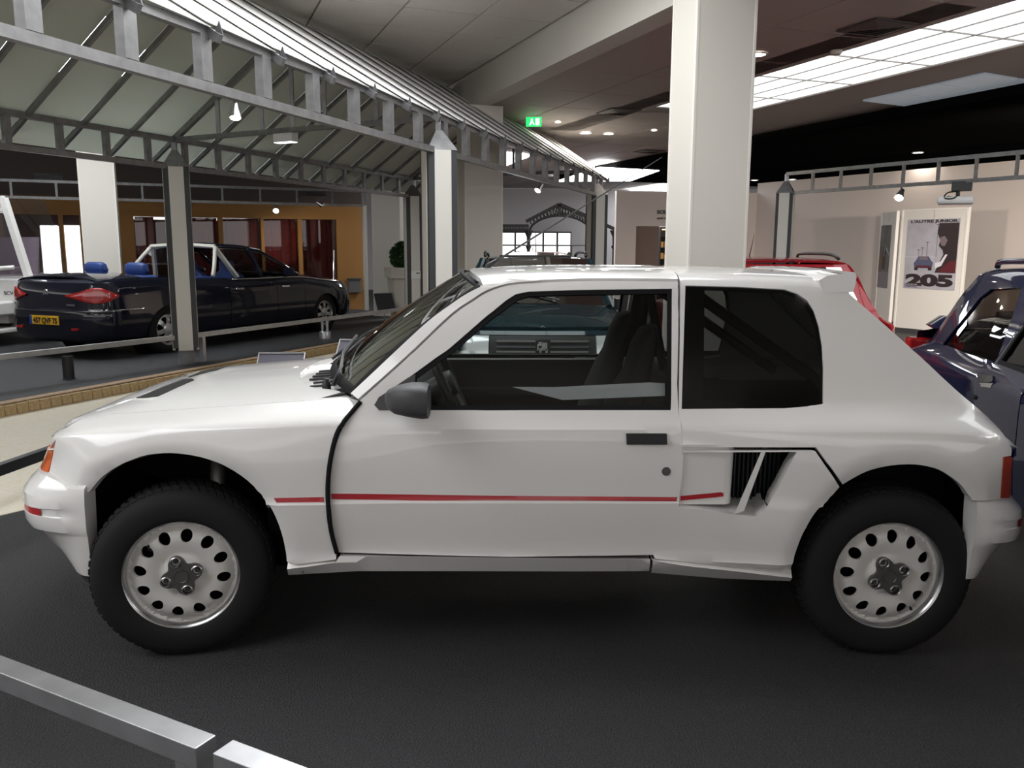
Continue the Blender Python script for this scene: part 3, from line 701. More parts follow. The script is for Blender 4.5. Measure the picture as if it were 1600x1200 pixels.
    for yy in np.linspace(-.563, .563, 23):
        e = 1-.0*abs(yy); k = 1; fx = .99+.05*(abs(yy)/.563)**2
        zt = 1.389-.006*(yy/.5)**2; row = []
        for (x, z) in ((fx, 1.352), (fx+.03, zt-.012), (fx+.09, zt-.003), (1.11, zt), (1.172, zt+.001), (1.180, zt-.012), (1.177, zt-.045), (1.170, zt-.070), (1.11, zt-.072), (fx+.02, 1.312)): row.append((x, yy, z if k >= 1 else 1.352+(z-1.352)*(.5+.5*k)))
        rows.append(row)
    b = MB().grid(rows, True); K = 10; b.f.append(tuple(range(K))[::-1]); b.f.append(tuple((len(rows)-1)*K+i for i in range(K))); recalc(b.build('wing', M_white, car, 35))
    # aerial, wipers
    pa, pb = ony(762, 416, 0.), ony(1034, 246, 0.)
    ae = MB().tube([pa+np.array([0,0,-.03]), pa, pa+(pb-pa)*.06], [.018, .014, .008], 8).build('aerial', M_black, car, True); MB().tube([pa+(pb-pa)*.05, pb], [.0045, .002], 6).build('aerial_rod', M_black, ae)
    for y0, ln in ((-.50, .62), (.05, .62)):
        q0 = np.array(ws(y0/.62, .02))+np.array([-.035, 0, .0]); pts = [q0]+[np.array(ws(y0/.62+.75*k, .06+.17*k))+np.array([-.02, 0, .02]) for k in (.15, .5, 1)]
        wp = MB().tube(pts, .007, 6).build('wiper', M_black, car, True)
        MB().tube([np.array(ws(min(.94, y0/.62+.2+.9*k), .07+.22*k))+np.array([-.008, 0, .010]) for k in np.linspace(0, 1, 6)], .006, 6).build('wiper_blade', M_seal, wp, True)
    MB().lathe([(0, .03), (.014, .028), (.016, 0), (.02, -.02)], 10, 'z', (-.79, -.50, .945)).build('wiper_pivot', M_black, car, True)
    # interior and underside
    MB().box(-1.45, 1.45, -.56, .56, .25, .42).build('underbody', M_under, car)
    MB().box(-.85, .55, -.70, .70, .33, .40).build('floor_pan', M_under, car)
    MB().box(-1.70, -1.60, -.72, .72, .345, .74).build('front_bulkhead', M_under, car); MB().box(1.60, 1.67, -.72, .72, .345, .66).build('rear_valance', M_under, car)
    MB().box(-1.0, -.78, -.62, .62, .40, .86).build('bulkhead', M_under, car)
    MB().box(.62, 1.55, -.60, .60, .42, .80).build('engine_cover', M_under, car)
    MB().cbox(.56, .62, -.62, .62, .40, .93, .02).build('rear_bulkhead', M_int, car)
    for sd in (-1, 1):
        y0, y1 = sorted((sd*.745, sd*.715)); d = MB().box(-.60, .50, y0, y1, .40, .885).build('door_trim', M_int, car)
        y0, y1 = sorted((sd*.715, sd*.66)); MB().cbox(-.40, .35, y0, y1, .70, .745, .01).build('armrest', M_int, d)
    rows = [[(x, y_, z) for y_ in (-.64, 0, .64)] for x, z in ((-.80,.92),(-.62,.955),(-.48,.93),(-.43,.86),(-.46,.70),(-.50,.55))]
    MB().grid(rows).build('dashboard', M_int, car, 50)
    seat(car, -.10, -.35); seat(car, -.10, .35)
    sw = MB().tube([(0, .178*math.cos(a), .178*math.sin(a)) for a in np.linspace(0, 2*math.pi, 32, endpoint=False)], .017, 8, closed=True).build('steering_wheel', M_black, car, True)
    sw.location = (-.335, -.35, .93); sw.rotation_euler = (0, R(-24), 0)
    MB().box(-.02, .01, -.17, .17, -.02, .02).box(-.02, .01, -.02, .02, -.17, 0).lathe([(0, .03), (.05, .025), (.055, -.01), (.03, -.2)], 16, 'x').build('steering_hub', M_black, sw, 40)
    cage = M_under
    MB().tube(cr([(.58, -.62, .42), (.585, -.62, .95), (.60, -.53, 1.29), (.60, -.40, 1.325), (.60, .40, 1.325), (.60, .53, 1.29), (.585, .62, .95), (.58, .62, .42)], 5), .021, 8).build('roll_hoop', cage, car, True)
    MB().tube([(.60, .50, 1.30), (1.25, .52, .86)], .024, 8).build('roll_bar', cage, car, True); MB().tube([(.60, -.50, 1.30), (1.25, -.48, .86)], .021, 8).build('roll_bar', cage, car, True); MB().tube([(.60, .50, 1.28), (.60, -.5, .50)], .021, 8).build('roll_bar', cage, car, True)
    # wheels
    make_wheel(car, (-1.265, -.795, .306), -1, R(12), spin=.367)['label'] = 'front wheel turned slightly outwards, white rim with twelve oval holes'
    make_wheel(car, (1.27, -.80, .307), -1, 0, spin=.46, valve=-.95, hub=.44)
    make_wheel(car, (-1.27, .80, .31), 1, R(9), detail=False, lo=True); make_wheel(car, (1.27, .80, .31), 1, 0, detail=False, lo=True)
    # suspension strut seen in the arch
    MB().tube([(-1.20, -.62, .40), (-1.18, -.58, .74)], .03, 8).build('strut', M_cap, car, True)
    # fog lamp bracket in the bumper
    MB().cbox(-1.90, -1.84, -.54, -.46, .385, .425, .008).build('fog_lamp', mat('yellow_lens', (.45,.33,.08), .2), car)
    # sheet of paper behind the door glass
    pp = [(800,604.6),(866,605),(1015,597.5),(1039,599),(1039,618.5),(879,625)]
    yp = [-.60,-.62,-.655,-.66,-.685,-.66]
    P3 = [ony(a, b_, q) for (a, b_), q in zip(pp, yp)]
    pa_ = MB().prism(P3, (0, .0012, 0)).build('paper_sheet', mat('white_paper', (.80,.82,.86), .6), None); tag(pa_, 'folded white sheet of paper lying inside the white car behind its door glass', 'paper'); recalc(pa_)
    return car
white_car = build_white_car()
# ------------------------------------------------------------------ the hall
M_asph = mat('asphalt', (.034, .034, .037), .55, noise=(150, .75, 5), bump=(160, 1.0, .012))
M_conc = mat('column_paint', (.62, .59, .535), .6)
M_conc2 = mat('column_edge', (.70, .665, .61), .55)
M_ceil = mat('ceiling_tile', (.66, .62, .565), .9, noise=(40, .05))
M_ceilg = mat('ceiling_grid', (.36, .33, .30), .8)
M_ceil2 = mat('brown_ceiling_tile', (.44, .385, .35), .55)
M_ceil3 = mat('black_ceiling', (.006, .006, .006), 1., spec=0.)
M_wall = mat('pinkish_wall', (.72, .64, .60), .8)
M_wall2 = mat('lilac_wall', (.62, .59, .61), .8)
M_steel = mat('galvanised_steel', (.27, .27, .275), .42, .75, noise=(14, .15))
M_dark = mat('anthracite_cladding', (.035, .036, .040), .5)
M_cream = mat('cream_cladding', (.66, .64, .59), .5)
M_sky = emis('skylight_glow', (.95, .98, 1.0), 1.5)
M_lamp = emis('lamp_glow', (1., .93, .82), 12)
M_ochre = mat('ochre_facade', (.34, .165, .045), .75)
M_brown = mat('brown_bulkhead', (.085, .066, .06), .8)
A_ = np.array
def struct(o): o['kind'] = 'structure'; return o
E_dir = A_([-.353, .936]); F_dir = A_([.936, .353]); COL1 = A_([1.51, 3.14])
def EF(a, b, z=0.): p = COL1+E_dir*a+F_dir*b; return (p[0], p[1], z)
ANG_E = math.atan2(.353, .936)
# floor
struct(MB().add([(-22,-6.5,0),(16,-6.5,0),(16,34,0),(-22,34,0)], [(0,1,2,3)]).build('floor', M_asph))
# pale mosaic paving beyond the display bay
def tile_mat():
    m = mat('mosaic_paving', (.66, .60, .44), .45); nt = m.node_tree; b = nt.nodes['Principled BSDF']
    tc = nt.nodes.new('ShaderNodeTexCoord'); mp = nt.nodes.new('ShaderNodeMapping'); mp.inputs['Rotation'].default_value[2] = R(22); nt.links.new(tc.outputs['Object'], mp.inputs[0])
    br = nt.nodes.new('ShaderNodeTexBrick'); br.inputs['Scale'].default_value = 22; br.inputs['Mortar Size'].default_value = .012; br.inputs['Brick Width'].default_value = .5; br.inputs['Row Height'].default_value = .5; br.offset = 0
    br.inputs['Color1'].default_value = (.74,.70,.60,1); br.inputs['Color2'].default_value = (.72,.60,.36,1); br.inputs['Mortar'].default_value = (.5,.47,.42,1)
    nt.links.new(mp.outputs[0], br.inputs[0])
    n = nt.nodes.new('ShaderNodeTexNoise'); n.inputs['Scale'].default_value = 2.5; nt.links.new(tc.outputs['Object'], n.inputs[0])
    mx = nt.nodes.new('ShaderNodeMix'); mx.data_type = 'RGBA'; mx.inputs['Factor'].default_value = .3; nt.links.new(br.outputs[0], mx.inputs['A']); mx.inputs['B'].default_value = (.74,.70,.62,1)
    nt.links.new(mx.outputs['Result'], b.inputs['Base Color']); return m
K0, K1 = A_([-4.42, 3.587]), A_([-2.39, 8.333]); kd = (K1-K0)/np.linalg.norm(K1-K0); kn = A_([kd[1], -kd[0]])
q = [K0-kd*9, K0+kd*9.5, K0+kd*9.5+kn*1.1, A_([-2.1, 1.9]), A_([-2.87, .82]), A_([-6.2, -2.9])]
struct(MB().prism([(p[0], p[1], 0) for p in q], (0,0,.004)).build('floor_paving', tile_mat()))
# raised bay behind a kerb of yellow stones
M_kerb = mat('kerb_stone', (.42, .30, .155), .7, noise=(60, .25)); M_kerb2 = mat('kerb_cap', (.36, .24, .14), .7, noise=(30, .2))
q = [K0-kd*9-kn*.06, K0+kd*11-kn*.06, K0+kd*11-kn*12, K0-kd*9-kn*12]
struct(MB().prism([(p[0], p[1], 0) for p in q], (0,0,.1)).build('floor_display_bay', M_asph))
kb = MB().bar((*(K0-kd*9-kn*.06), .05), (*(K0+kd*11-kn*.06), .05), .05, .098).build('kerb', mat('kerb_mortar', (.16,.12,.08), .9)); struct(kb)
st = None
for i in range(150):
    a = K0+kd*(-6+i*.113)
    if st is None:
        st = MB().cbox(-.054, .054, -.03, .03, .0, .092, .004).build('brick', M_kerb, kb)
        o = st
    else:
        o = st.copy(); COL.objects.link(o); o.parent = kb
    o.location = (*(a-kn*.03), 0.003+random.uniform(-.002, .002)); o.rotation_euler = (0, 0, math.atan2(kd[1], kd[0])+random.uniform(-.012, .012))
cp = MB().bar((*(K0-kd*9-kn*.10), .103), (*(K0+kd*11-kn*.10), .103), .12, .012).build('kerb_cap', M_kerb2, kb)

# ceilings with tiles
ZL, ZR, ZB = 3.82, 3.50, 3.41
lc = struct(MB().add([EF(-14,-.1,ZL+.03), EF(30,-.1,ZL+.03), EF(30,-22,ZL+.03), EF(-14,-22,ZL+.03)], [(0,1,2,3)]).build('ceiling', M_ceilg))
SKB = (-5.0, .3, -9.8, -5.4)   # skylight over the near aisle, in (along, across) of the hall grid
tm = None
def ceil_tile(parent, a, b, z, la, lb, m, cache={}):
    k = (la, lb, m.name)
    if k not in cache:
        o = MB().cbox(-lb/2+.008, lb/2-.008, -la/2+.008, la/2-.008, 0, .03, .004).build('ceiling_panel', m, parent); cache[k] = o
    else:
        o = cache[k].copy(); COL.objects.link(o); o.parent = parent
    o.location = EF(a, b, z); o.rotation_euler = (0, 0, ANG_E)
for i in range(-1, 21):
    for j in range(18):
        a, b = i*.8, -.55-j*.8
        u, v = pj(EF(a, b, ZL))
        dd = (A_(EF(a, b, ZL))-CAM_POS)@C_FW
        if dd > 1 and -150 < u < 1200 and -170 < v < 240: ceil_tile(lc, a, b, ZL, .8, .8, M_ceil)
rc = MB()
# right ceiling, with an opening for the long skylight
SA = (5.3, -9.0, 2.60, 4.05)     # a far, a near, b left, b right
rc.add([EF(-14,.1,ZR+.03), EF(30,.1,ZR+.03), EF(30,SA[2],ZR+.03), EF(-14,SA[2],ZR+.03)], [(0,1,2,3)])
rc.add([EF(-14,SA[3],ZR+.03), EF(30,SA[3],ZR+.03), EF(30,16,ZR+.03), EF(-14,16,ZR+.03)], [(0,1,2,3)])
rc.add([EF(SA[0],SA[2],ZR+.03), EF(30,SA[2],ZR+.03), EF(30,SA[3],ZR+.03), EF(SA[0],SA[3],ZR+.03)], [(0,1,2,3)])
rc.add([EF(-14,SA[2],ZR+.03), EF(SA[1],SA[2],ZR+.03), EF(SA[1],SA[3],ZR+.03), EF(-14,SA[3],ZR+.03)], [(0,1,2,3)])
rc = struct(rc.build('ceiling_lower', M_ceilg))
for i in range(0, 17):
    for j in range(0, 6):
        a, b = .4+i*1.2, .7+j*1.2
        if b > 5.5: continue
        if SA[2]-.5 < b < SA[3]+.5 and a < SA[0]+.5: continue
        u, v = pj(EF(a, b, ZR))
        if -80 < v < 330 and 650 < u < 1750: ceil_tile(rc, a, b, ZR, 1.2, 1.2, M_ceil2)
struct(MB().box(0,1,0,1,0,1).build('ceiling_edge', M_ceil2)).matrix_world = Matrix(((E_dir[0]*18, F_dir[0]*.5, 0, EF(-10, SA[2]-.5)[0]), (E_dir[1]*18, F_dir[1]*.5, 0, EF(-10, SA[2]-.5)[1]), (0,0,.03,ZR), (0,0,0,1)))
struct(MB().box(0,1,0,1,0,1).build('ceiling_edge', M_ceil2)).matrix_world = Matrix(((E_dir[0]*16, F_dir[0]*1.4, 0, EF(-8, SA[3])[0]), (E_dir[1]*16, F_dir[1]*1.4, 0, EF(-8, SA[3])[1]), (0,0,.03,ZR), (0,0,0,1)))
# black ceiling of the far right bay
struct(MB().prism([EF(-14,5.75,ZR-.14), EF(16,5.75,ZR-.14), EF(16,16,ZR-.14), EF(-14,16,ZR-.14)], (0,0,.12)).build('ceiling_black', M_ceil3))
# skylights
sk = thing('skylight', 'long glowing skylight of milky panes in the brown ceiling beside the near column', 'skylight', EF(0, SA[2], ZR))
sk.rotation_euler = (0, 0, ANG_E)
Ls, Ws = SA[0]-SA[1], SA[3]-SA[2]
pn = None
for i in range(12):
    for j in range(4):
        la, wb = Ls/12, Ws/4
        if pn is None: pn = o = MB().box(.006, wb-.006, .006, la-.006, 0, .01).build('pane', M_sky, sk)
        else: o = pn.copy(); COL.objects.link(o); o.parent = sk
        o.location = (j*wb, SA[1]+i*la, .02)
b = MB()
for j in range(5): b.box(j*Ws/4-.006, j*Ws/4+.006, SA[1], SA[0], .008, .03)
b.build('glazing_bar', M_ceilg, sk)
b = MB()
for i in range(13): b.box(0, Ws, SA[1]+i*Ls/12-.006, SA[1]+i*Ls/12+.006, .006, .03)
b.build('glazing_bar', M_ceilg, sk)
def skylight(label, a0, a1, b0, b1, z, nx, ny, m):
    s = thing('skylight', label, 'skylight', EF(a0, b0, z)); s.rotation_euler = (0, 0, ANG_E); p0 = None
    for i in range(ny):
        for j in range(nx):
            la, wb = (a1-a0)/ny, (b1-b0)/nx
            if p0 is None: p0 = o = MB().box(.012, wb-.012, .012, la-.012, 0, .02).build('pane', m, s)
            else: o = p0.copy(); COL.objects.link(o); o.parent = s
            o.location = (j*wb, i*la, -.02)
    MB().box(-.03, b1-b0+.03, -.03, a1-a0+.03, .0, .02).build('frame', M_ceilg, s)
    return s
skylight('wide skylight above the near aisle', SKB[0], SKB[1], SKB[2], SKB[3], ZL-.02, 4, 6, emis('skylight_glow_aisle', (.97, .98, 1.0), 3.6))
skylight('added square light panel, out of view, just above and behind the white car roof', -2.6, 1.2, -3.8, -1.0, ZL-.02, 3, 4, emis('added_glow_roof', (.97, .985, 1.0), 4.6))  # invented overhead panel, added to brighten the car top and near canopy slope
skylight('added broad light panel hidden above the glazed canopy', 4.2, 7.4, -7.0, -4.2, ZL-.02, 3, 3, emis('added_glow_canopy', (.95, .98, 1.0), 5.5))  # made-up source hidden by the canopy roof, lights its sheets and the left bay
skylight('skylight over the open floor behind the thick column', 9.5, 14.5, 4.2, 5.5, ZR-.02, 2, 4, M_sky) if False else None
skylight('added light strip, out of view, in the brown ceiling beyond the blue car', -8.0, -.5, 4.3, 5.6, ZR-.02, 2, 6, emis('added_glow_right', (1., .97, .94), 8.0))  # added outside the view to brighten the right-hand bay
def sky_px(label, quad, z, m=emis('skylight_glow_far', (.95,.98,1.), 10.0)):
    P = [onz(u, v, z) for u, v in quad]; c = sum(P)/4
    t = thing('skylight', label, 'skylight', c); MB().prism([p-c for p in P], (0, 0, .015)).build('pane', m, t); return t
sky_px('far triangular-looking skylight over the boutique corner', [(868,284),(936,262),(1030,267),(985,283)], ZR-.16)
sky_px('far skylight seen between the two slim white columns', [(700,246),(745,236),(832,243),(781,263)], ZR-.03)
sky_px('lowest far skylight strip beside the near column', [(945,303),(1050,287),(1052,291),(1052,303)], ZR-.03)
# grey louvre light in the brown ceiling
P = [onz(u, v, ZR-.02) for u, v in ((1348,158),(1541,115),(1640,123),(1450,171))]; t = thing('louvre_light', 'grey louvred ceiling light along the edge of the black ceiling', 'light', P[0])
for i in range(3):
    a0, a1 = P[0]+(P[1]-P[0])*i/3-P[0], P[0]+(P[1]-P[0])*(i+.96)/3-P[0]; d = P[3]-P[0]
    for j in range(2):
        MB().prism([a0+d*(j*.5), a1+d*(j*.5), a1+d*(j*.5+.47), a0+d*(j*.5+.47)], (0,0,.02)).build('louvre_panel', mat('louvre_grey', (.32,.34,.36), .4, .3, emit=(.8,.9,1), es=.05 if False else .12), t)
# main beam and columns
b = MB(); b.add([EF(-14,-.12,ZB), EF(26,-.12,ZB), EF(26,.14,ZB), EF(-14,.14,ZB), EF(-14,-.12,ZL+.1), EF(26,-.12,ZL+.1), EF(26,.14,ZL+.1), EF(-14,.14,ZL+.1)], [(0,3,2,1),(4,5,6,7),(0,1,5,4),(1,2,6,5),(2,3,7,6),(3,0,4,7)])
struct(b.build('trim_beam', M_conc))
struct(MB().add([EF(-14,.14,ZR-.02), EF(26,.14,ZR-.02), EF(26,.75,ZR-.02), EF(-14,.75,ZR-.02)], [(0,1,2,3)]).build('trim_soffit', M_ceil2))
def column(p, ztop, label, w=.56, d=.34, rz=ANG_E, z0=0.):
    t = thing('column', label, 'column', (p[0], p[1], z0), rz)
    MB().box(-w/2, w/2, -d/2, d/2, 0, ztop-z0).build('shaft', M_conc, t)
    for sx in (-1, 1):
        for sy in (-1, 1): MB().cbox(sx*w/2-.022*(sx > 0)-.004*(sx < 0), sx*w/2+.022*(sx < 0)+.004*(sx > 0), sy*d/2-.022*(sy > 0)-.004*(sy < 0), sy*d/2+.022*(sy < 0)+.004*(sy > 0), 0, ztop-z0, .004).build('corner_bead', M_conc2, t)
    return t
column((1.50, 3.14), ZB, 'thick cream square column rising right behind the white car', .53)
column((-.46, 8.5), ZB, 'cream column standing behind the pillared canopy, left of the far arch')
column((-6.32, 9.5), ZL, 'cream column left of the dark blue limousine rear seats', .50, .30)
column((-2.4, 13.4), ZL, 'cream column behind the ball-shaped bush', .62, .34, R(-20))

# right-hand wall and boutique wall, far wall
def wall(name, p0, p1, z0, z1, m, th=.12):
    p0, p1 = A_(p0), A_(p1); d = (p1-p0)/np.linalg.norm(p1-p0); n = A_([-d[1], d[0]])
    return struct(MB().prism([(*p0, z0), (*p1, z0), (*(p1+n*th), z0), (*(p0+n*th), z0)], (0, 0, z1-z0)).build(name, m))
wall('wall_right', (6.07, 17.2), (14.2, 1.9), 0, 3.05, M_wall)
wall('wall_boutique', (5.05, 17.0), (6.07, 17.2), 0, 2.82, M_wall)
wb = wall('wall_shop', (2.55, 16.6), (3.05, 16.68), 0, 2.82, M_wall)
# shop opening between the two, with door leaf, shelves and goods
b = MB().prism([(3.05,16.68,2.0),(5.05,17.0,2.0),(5.03,17.12,2.0),(3.03,16.8,2.0)], (0,0,2.82-2.0)).build('wall_lintel', M_wall); struct(b)
struct(MB().prism([(3.05,16.72,0),(3.62,16.81,0),(3.61,16.87,0),(3.04,16.78,0)], (0,0,2.0)).build('door_1', mat('door_brown', (.20,.13,.11), .6)))
struct(MB().prism([(3.62,17.5,0),(5.1,17.7,0),(5.09,17.76,0),(3.61,17.56,0)], (0,0,2.0)).build('wall_shop_back', mat('shop_dark', (.02,.015,.012), .8)))
M_goods = [mat('goods_amber_lit', (.5,.25,.06), .5, emit=(1,.55,.15), es=.10), mat('goods_cream_lit', (.55,.42,.24), .5, emit=(1,.7,.3), es=.06), mat('goods_brown', (.2,.09,.04), .5)]  # amber and cream packets glow faintly: shelf light put into their colour
sh = thing('shop_shelf', 'lit shelf unit full of goods inside the boutique doorway', 'shelf', (3.75, 17.3, 0), R(9))
for k, z in enumerate((.95, 1.22, 1.50, 1.78)):
    MB().box(0, 1.1, 0, .22, z-.015, z).build('board', M_dark, sh)
for x in (0, 1.1): MB().box(x-.015, x+.015, 0, .24, .3, 2.0).build('upright', M_dark, sh)
MB().box(.05, 1.05, .02, .05, 1.93, 1.945).build('lamp_strip', emis('shelf_glow', (1,.75,.4), 4), sh)
for k, z in enumerate((.95, 1.22, 1.50)):
    for i in range(9):
        h = random.uniform(.10, .19); w_ = random.uniform(.06, .10); x = .04+i*.115
        bx = MB().cbox(0, w_, 0, .1, 0, h, .004).build('goods_box', random.choice(M_goods)); bx.matrix_world = Matrix.Translation((3.75, 17.3, 0)) @ Matrix.Rotation(R(9), 4, 'Z') @ Matrix.Translation((x, .04, z))
        tag(bx, ('leftmost,second,third,fourth,fifth,sixth,seventh,eighth,ninth'.split(',')[i]+(' small packet from the left' if i else ' small packet')+' on the '+('lowest', 'middle', 'uppermost')[k]+' lit boutique shelf'), 'packet', 'goods on the boutique shelf')
# lettering on the boutique wall, partly behind the near column
tM = lambda o, z: Matrix.Translation(o) @ Matrix.Rotation(R(9.1), 4, 'Z') @ Matrix.Rotation(R(90), 4, 'X')
p_ = ony(1027, 334, 16.70); q_ = ony(1027, 341, 16.70)
d_ = .0
lt = textM('wall_lettering', 'BOUTIQUE', .125, M_black, None, tM((p_[0], 16.66+.16*(p_[0]-3.05)-.012, p_[2]), 0), bold=.003); tag(lt, 'black capital letters BOUTIQUE on the wall above the shop doorway', 'lettering')
lt = textM('wall_lettering', 'sortie du musée', .07, M_black, None, tM((q_[0], 16.66+.16*(q_[0]-3.05)-.012, q_[2]-.02), 0), bold=.003); tag(lt, 'small black lettering sortie under the boutique name', 'lettering')
# far wall with a window to the garden
FY = 26.0
def fw(u, v): return ony(u, v, FY)
w0, w1 = fw(783, 416), fw(893, 362); xl, xr, zb, zt = w0[0], w1[0], .3, w1[2]
fwl = MB().box(-9, xl, FY, FY+.2, 0, ZR).box(xr, 14, FY, FY+.2, 0, ZR).box(xl, xr, FY, FY+.2, 0, zb).box(xl, xr, FY, FY+.2, zt, ZR)
struct(fwl.build('wall_far', M_wall2))
wd = struct(MB().box(xl, xr, FY+.05, FY+.12, zt-.05, zt).box(xl, xr, FY+.05, FY+.12, zb, zb+.05).build('window_1', M_dark))
n = 5
for i in range(n+1):
    x = xl+(xr-xl)*i/n; MB().box(x-.03, x+.03, FY+.03, FY+.1, zb, zt).build('mullion', M_dark, wd)
z_ = zb+(zt-zb)*.45; MB().box(xl, xr, FY+.04, FY+.1, z_-.03, z_+.03).build('transom', M_dark, wd)
for i in range(n): MB().box(xl+(xr-xl)*i/n+.03, xl+(xr-xl)*(i+1)/n-.03, FY+.07, FY+.075, zb, zt).build('pane', glass('clear_pane', (.92,.95,.95), .7), wd)
M_leaf = mat('hedge_green', (.06, .14, .03), .8, noise=(12, .5))
hd = MB()
rr = random.Random(3)
for i in range(500):
    x = xl-1+rr.random()*(xr-xl+2); z = rr.random()**1.5*1.25; y = FY+1.5+rr.random()*.8; s_ = .12
    a = rr.random()*6; hd.add([(x-s_*math.cos(a), y, z-s_*math.sin(a)), (x+s_*math.sin(a), y-.05, z-s_*math.cos(a)), (x+s_*math.cos(a), y, z+s_*math.sin(a)), (x-s_*math.sin(a), y+.05, z+s_*math.cos(a))], [(0,1,2,3)])
tag(hd.build('hedge', M_leaf), 'green hedge outside the far window', 'hedge', kind='stuff')
# wrought-iron arch in front of the far wall
AY = 23.0
t = thing('iron_arch', 'dark wrought-iron gable arch with ornamental lattice before the far window', 'arch', (ony(873,390,AY)[0], AY, 0)); ox = t.location.x
M_iron = mat('brown_iron', (.018,.015,.014), .7)
def ap(u, v): p = ony(u, v, AY); return (p[0]-ox, 0, p[2])
for a, c in (((822,346),(874,319)), ((874,319),(918,338)), ((918,338),(960,358)), ((785,353),(826,353)), ((785,359),(826,359)), ((874,320),(874,338))): MB().bar(ap(*a), ap(*c), .1, .10).build('rail', M_iron, t)
arc = cr([(827,362),(832,352),(845,343),(862,338),(876,337),(892,339),(906,344),(925,356)], 5); MB().tube([ap(*p) for p in arc], .035, 6).build('arch_rib', M_iron, t)
top = [(822+(874-822)*k/10, 346-27*k/10) for k in range(11)]+[(874+44*k/10, 319+19*k/10) for k in range(1, 11)]
for i, (u, v) in enumerate(top[2:]):
    vb = float(np.interp(u, [p[0] for p in arc], [p[1] for p in arc])); 
    if vb-v < 4: continue
    m_ = (v+vb)/2+.5; r_ = (vb-v)/2/1306*26*.7; c_ = ap(u, m_); MB().tube([(c_[0]+min(r_, .10)*math.cos(a), 0, c_[2]+min(r_, .12)*math.sin(a)) for a in np.linspace(0, 6.283, 8, endpoint=False)], .018, 4, closed=True).build('ornament_ring', M_iron, t)
    MB().bar(ap(u, v), ap(u+2, vb), .03, .03).build('lattice_bar', M_iron, t)
for k in range(9): MB().bar(ap(787+k*4.6, 353), ap(789+k*4.6, 359), .03, .03).build('lattice_bar', M_iron, t)
p0 = ap(826, 360); MB().lathe([(.05, -p0[2]+.0), (.05, -.6), (.09, -.5), (.05, -.45), (.06, -.2), (.14, -.02), (.14, 0)], 10, 'z', p0).build('post', M_iron, t, 40)
p0 = ap(960, 360); MB().lathe([(.05, -p0[2]+.0), (.05, -.6), (.09, -.5), (.05, -.45), (.06, -.2), (.14, -.02), (.14, 0)], 10, 'z', p0).build('post', M_iron, t, 40)
# thin railing before the window
t = thing('balustrade', 'thin dark metal balustrade in front of the far window', 'railing', (ony(783,400,21)[0], 21, 0)); L_ = ony(915,400,21)[0]-t.location.x
for z in (1.55, 1.10): MB().box(0, L_, -.02, .02, z-.02, z+.02).build('rail', M_iron, t)
for i in range(7): MB().box(L_*i/6-.02, L_*i/6+.02, -.02, .02, 0, 1.55).build('baluster', M_iron, t)

# ochre facade on the left with curtained windows
F0, F1 = A_([-11.5, 12.2]), A_([-3.35, 15.75]); fd = (F1-F0)/np.linalg.norm(F1-F0); fn_ = A_([-fd[1], fd[0]]); FA = math.atan2(fd[1], fd[0])
def fpos(u):
    d = ray(u, 388)[:2]; c = CAM_POS[:2]; s = np.linalg.solve(np.stack([fd, -d], 1), c-F0); return s[0]
def fz(u, v):
    s = fpos(u); P = F0+fd*s; return CAM_POS[2]+ray(u, v)[2]*np.linalg.norm(P-CAM_POS[:2])/np.linalg.norm(ray(u, v)[:2])
FM = Matrix.Translation((F0[0], F0[1], 0)) @ Matrix.Rotation(FA, 4, 'Z')
def fbox(name, s0, s1, z0, z1, y0, y1, m, parent=None):
    o = MB().box(s0, s1, y0, y1, z0, z1).build(name, m, None)
    if parent is None: o.matrix_world = FM
    else: o.parent = parent
    return o
Lf = np.linalg.norm(F1-F0); zt = fz(400, 341)
fac = struct(fbox('wall_facade', -4, Lf, zt, 2.44, 0, .25, M_ochre))
struct(fbox('wall_bulkhead', -4, Lf, 2.44, ZL+.05, -.02, .25, M_brown))
piers = [(-4, fpos(8)), (fpos(94.5), fpos(101.5)), (fpos(127), fpos(212)), (fpos(343), fpos(350)), (fpos(409), fpos(414)), (fpos(467), fpos(473)), (fpos(527), Lf)]
for a, c in piers: fbox('pier', a, c, 0, zt, 0, .22, M_ochre, fac)
struct(fbox('wall_facade_return', Lf-.25, Lf, 0, ZL, .25, 3.0, M_ochre))
M_cur = mat('red_curtain', (.30, .045, .04), .85)
def curtain(s0, s1, label):
    n = int((s1-s0)/.035); rows = [[(s0+(s1-s0)*i/n, .34+.035*math.sin(i*1.15)+.012*math.sin(i*.37), z) for i in range(n+1)] for z in (.1, zt)]
    o = MB().grid(rows).build('curtain', M_cur, None, True); o.matrix_world = FM; tag(o, label, 'curtain', 'red curtains in the ochre facade')
curtain(fpos(213), fpos(243), 'narrow red curtain left in the ochre facade beside the cream column'); curtain(fpos(290), fpos(343), 'red curtain behind glass above the limousine door')
curtain(fpos(350), fpos(409), 'red curtain in the facade window above the limousine windscreen'); curtain(fpos(414), fpos(467), 'red curtain second from the right end of the ochre facade'); curtain(fpos(473), fpos(527), 'rightmost red curtain in the ochre facade')
for a, c in ((213,343),(350,409),(414,467),(473,527)): fbox('pane', fpos(a), fpos(c), .1, zt, .10, .106, glass('facade_glass', (.85,.82,.82), 1.0), fac)
struct(fbox('wall_back_room', fpos(205), Lf-.2, 0, zt, 2.2, 2.3, mat('dim_room', (.12,.06,.05), .8)))
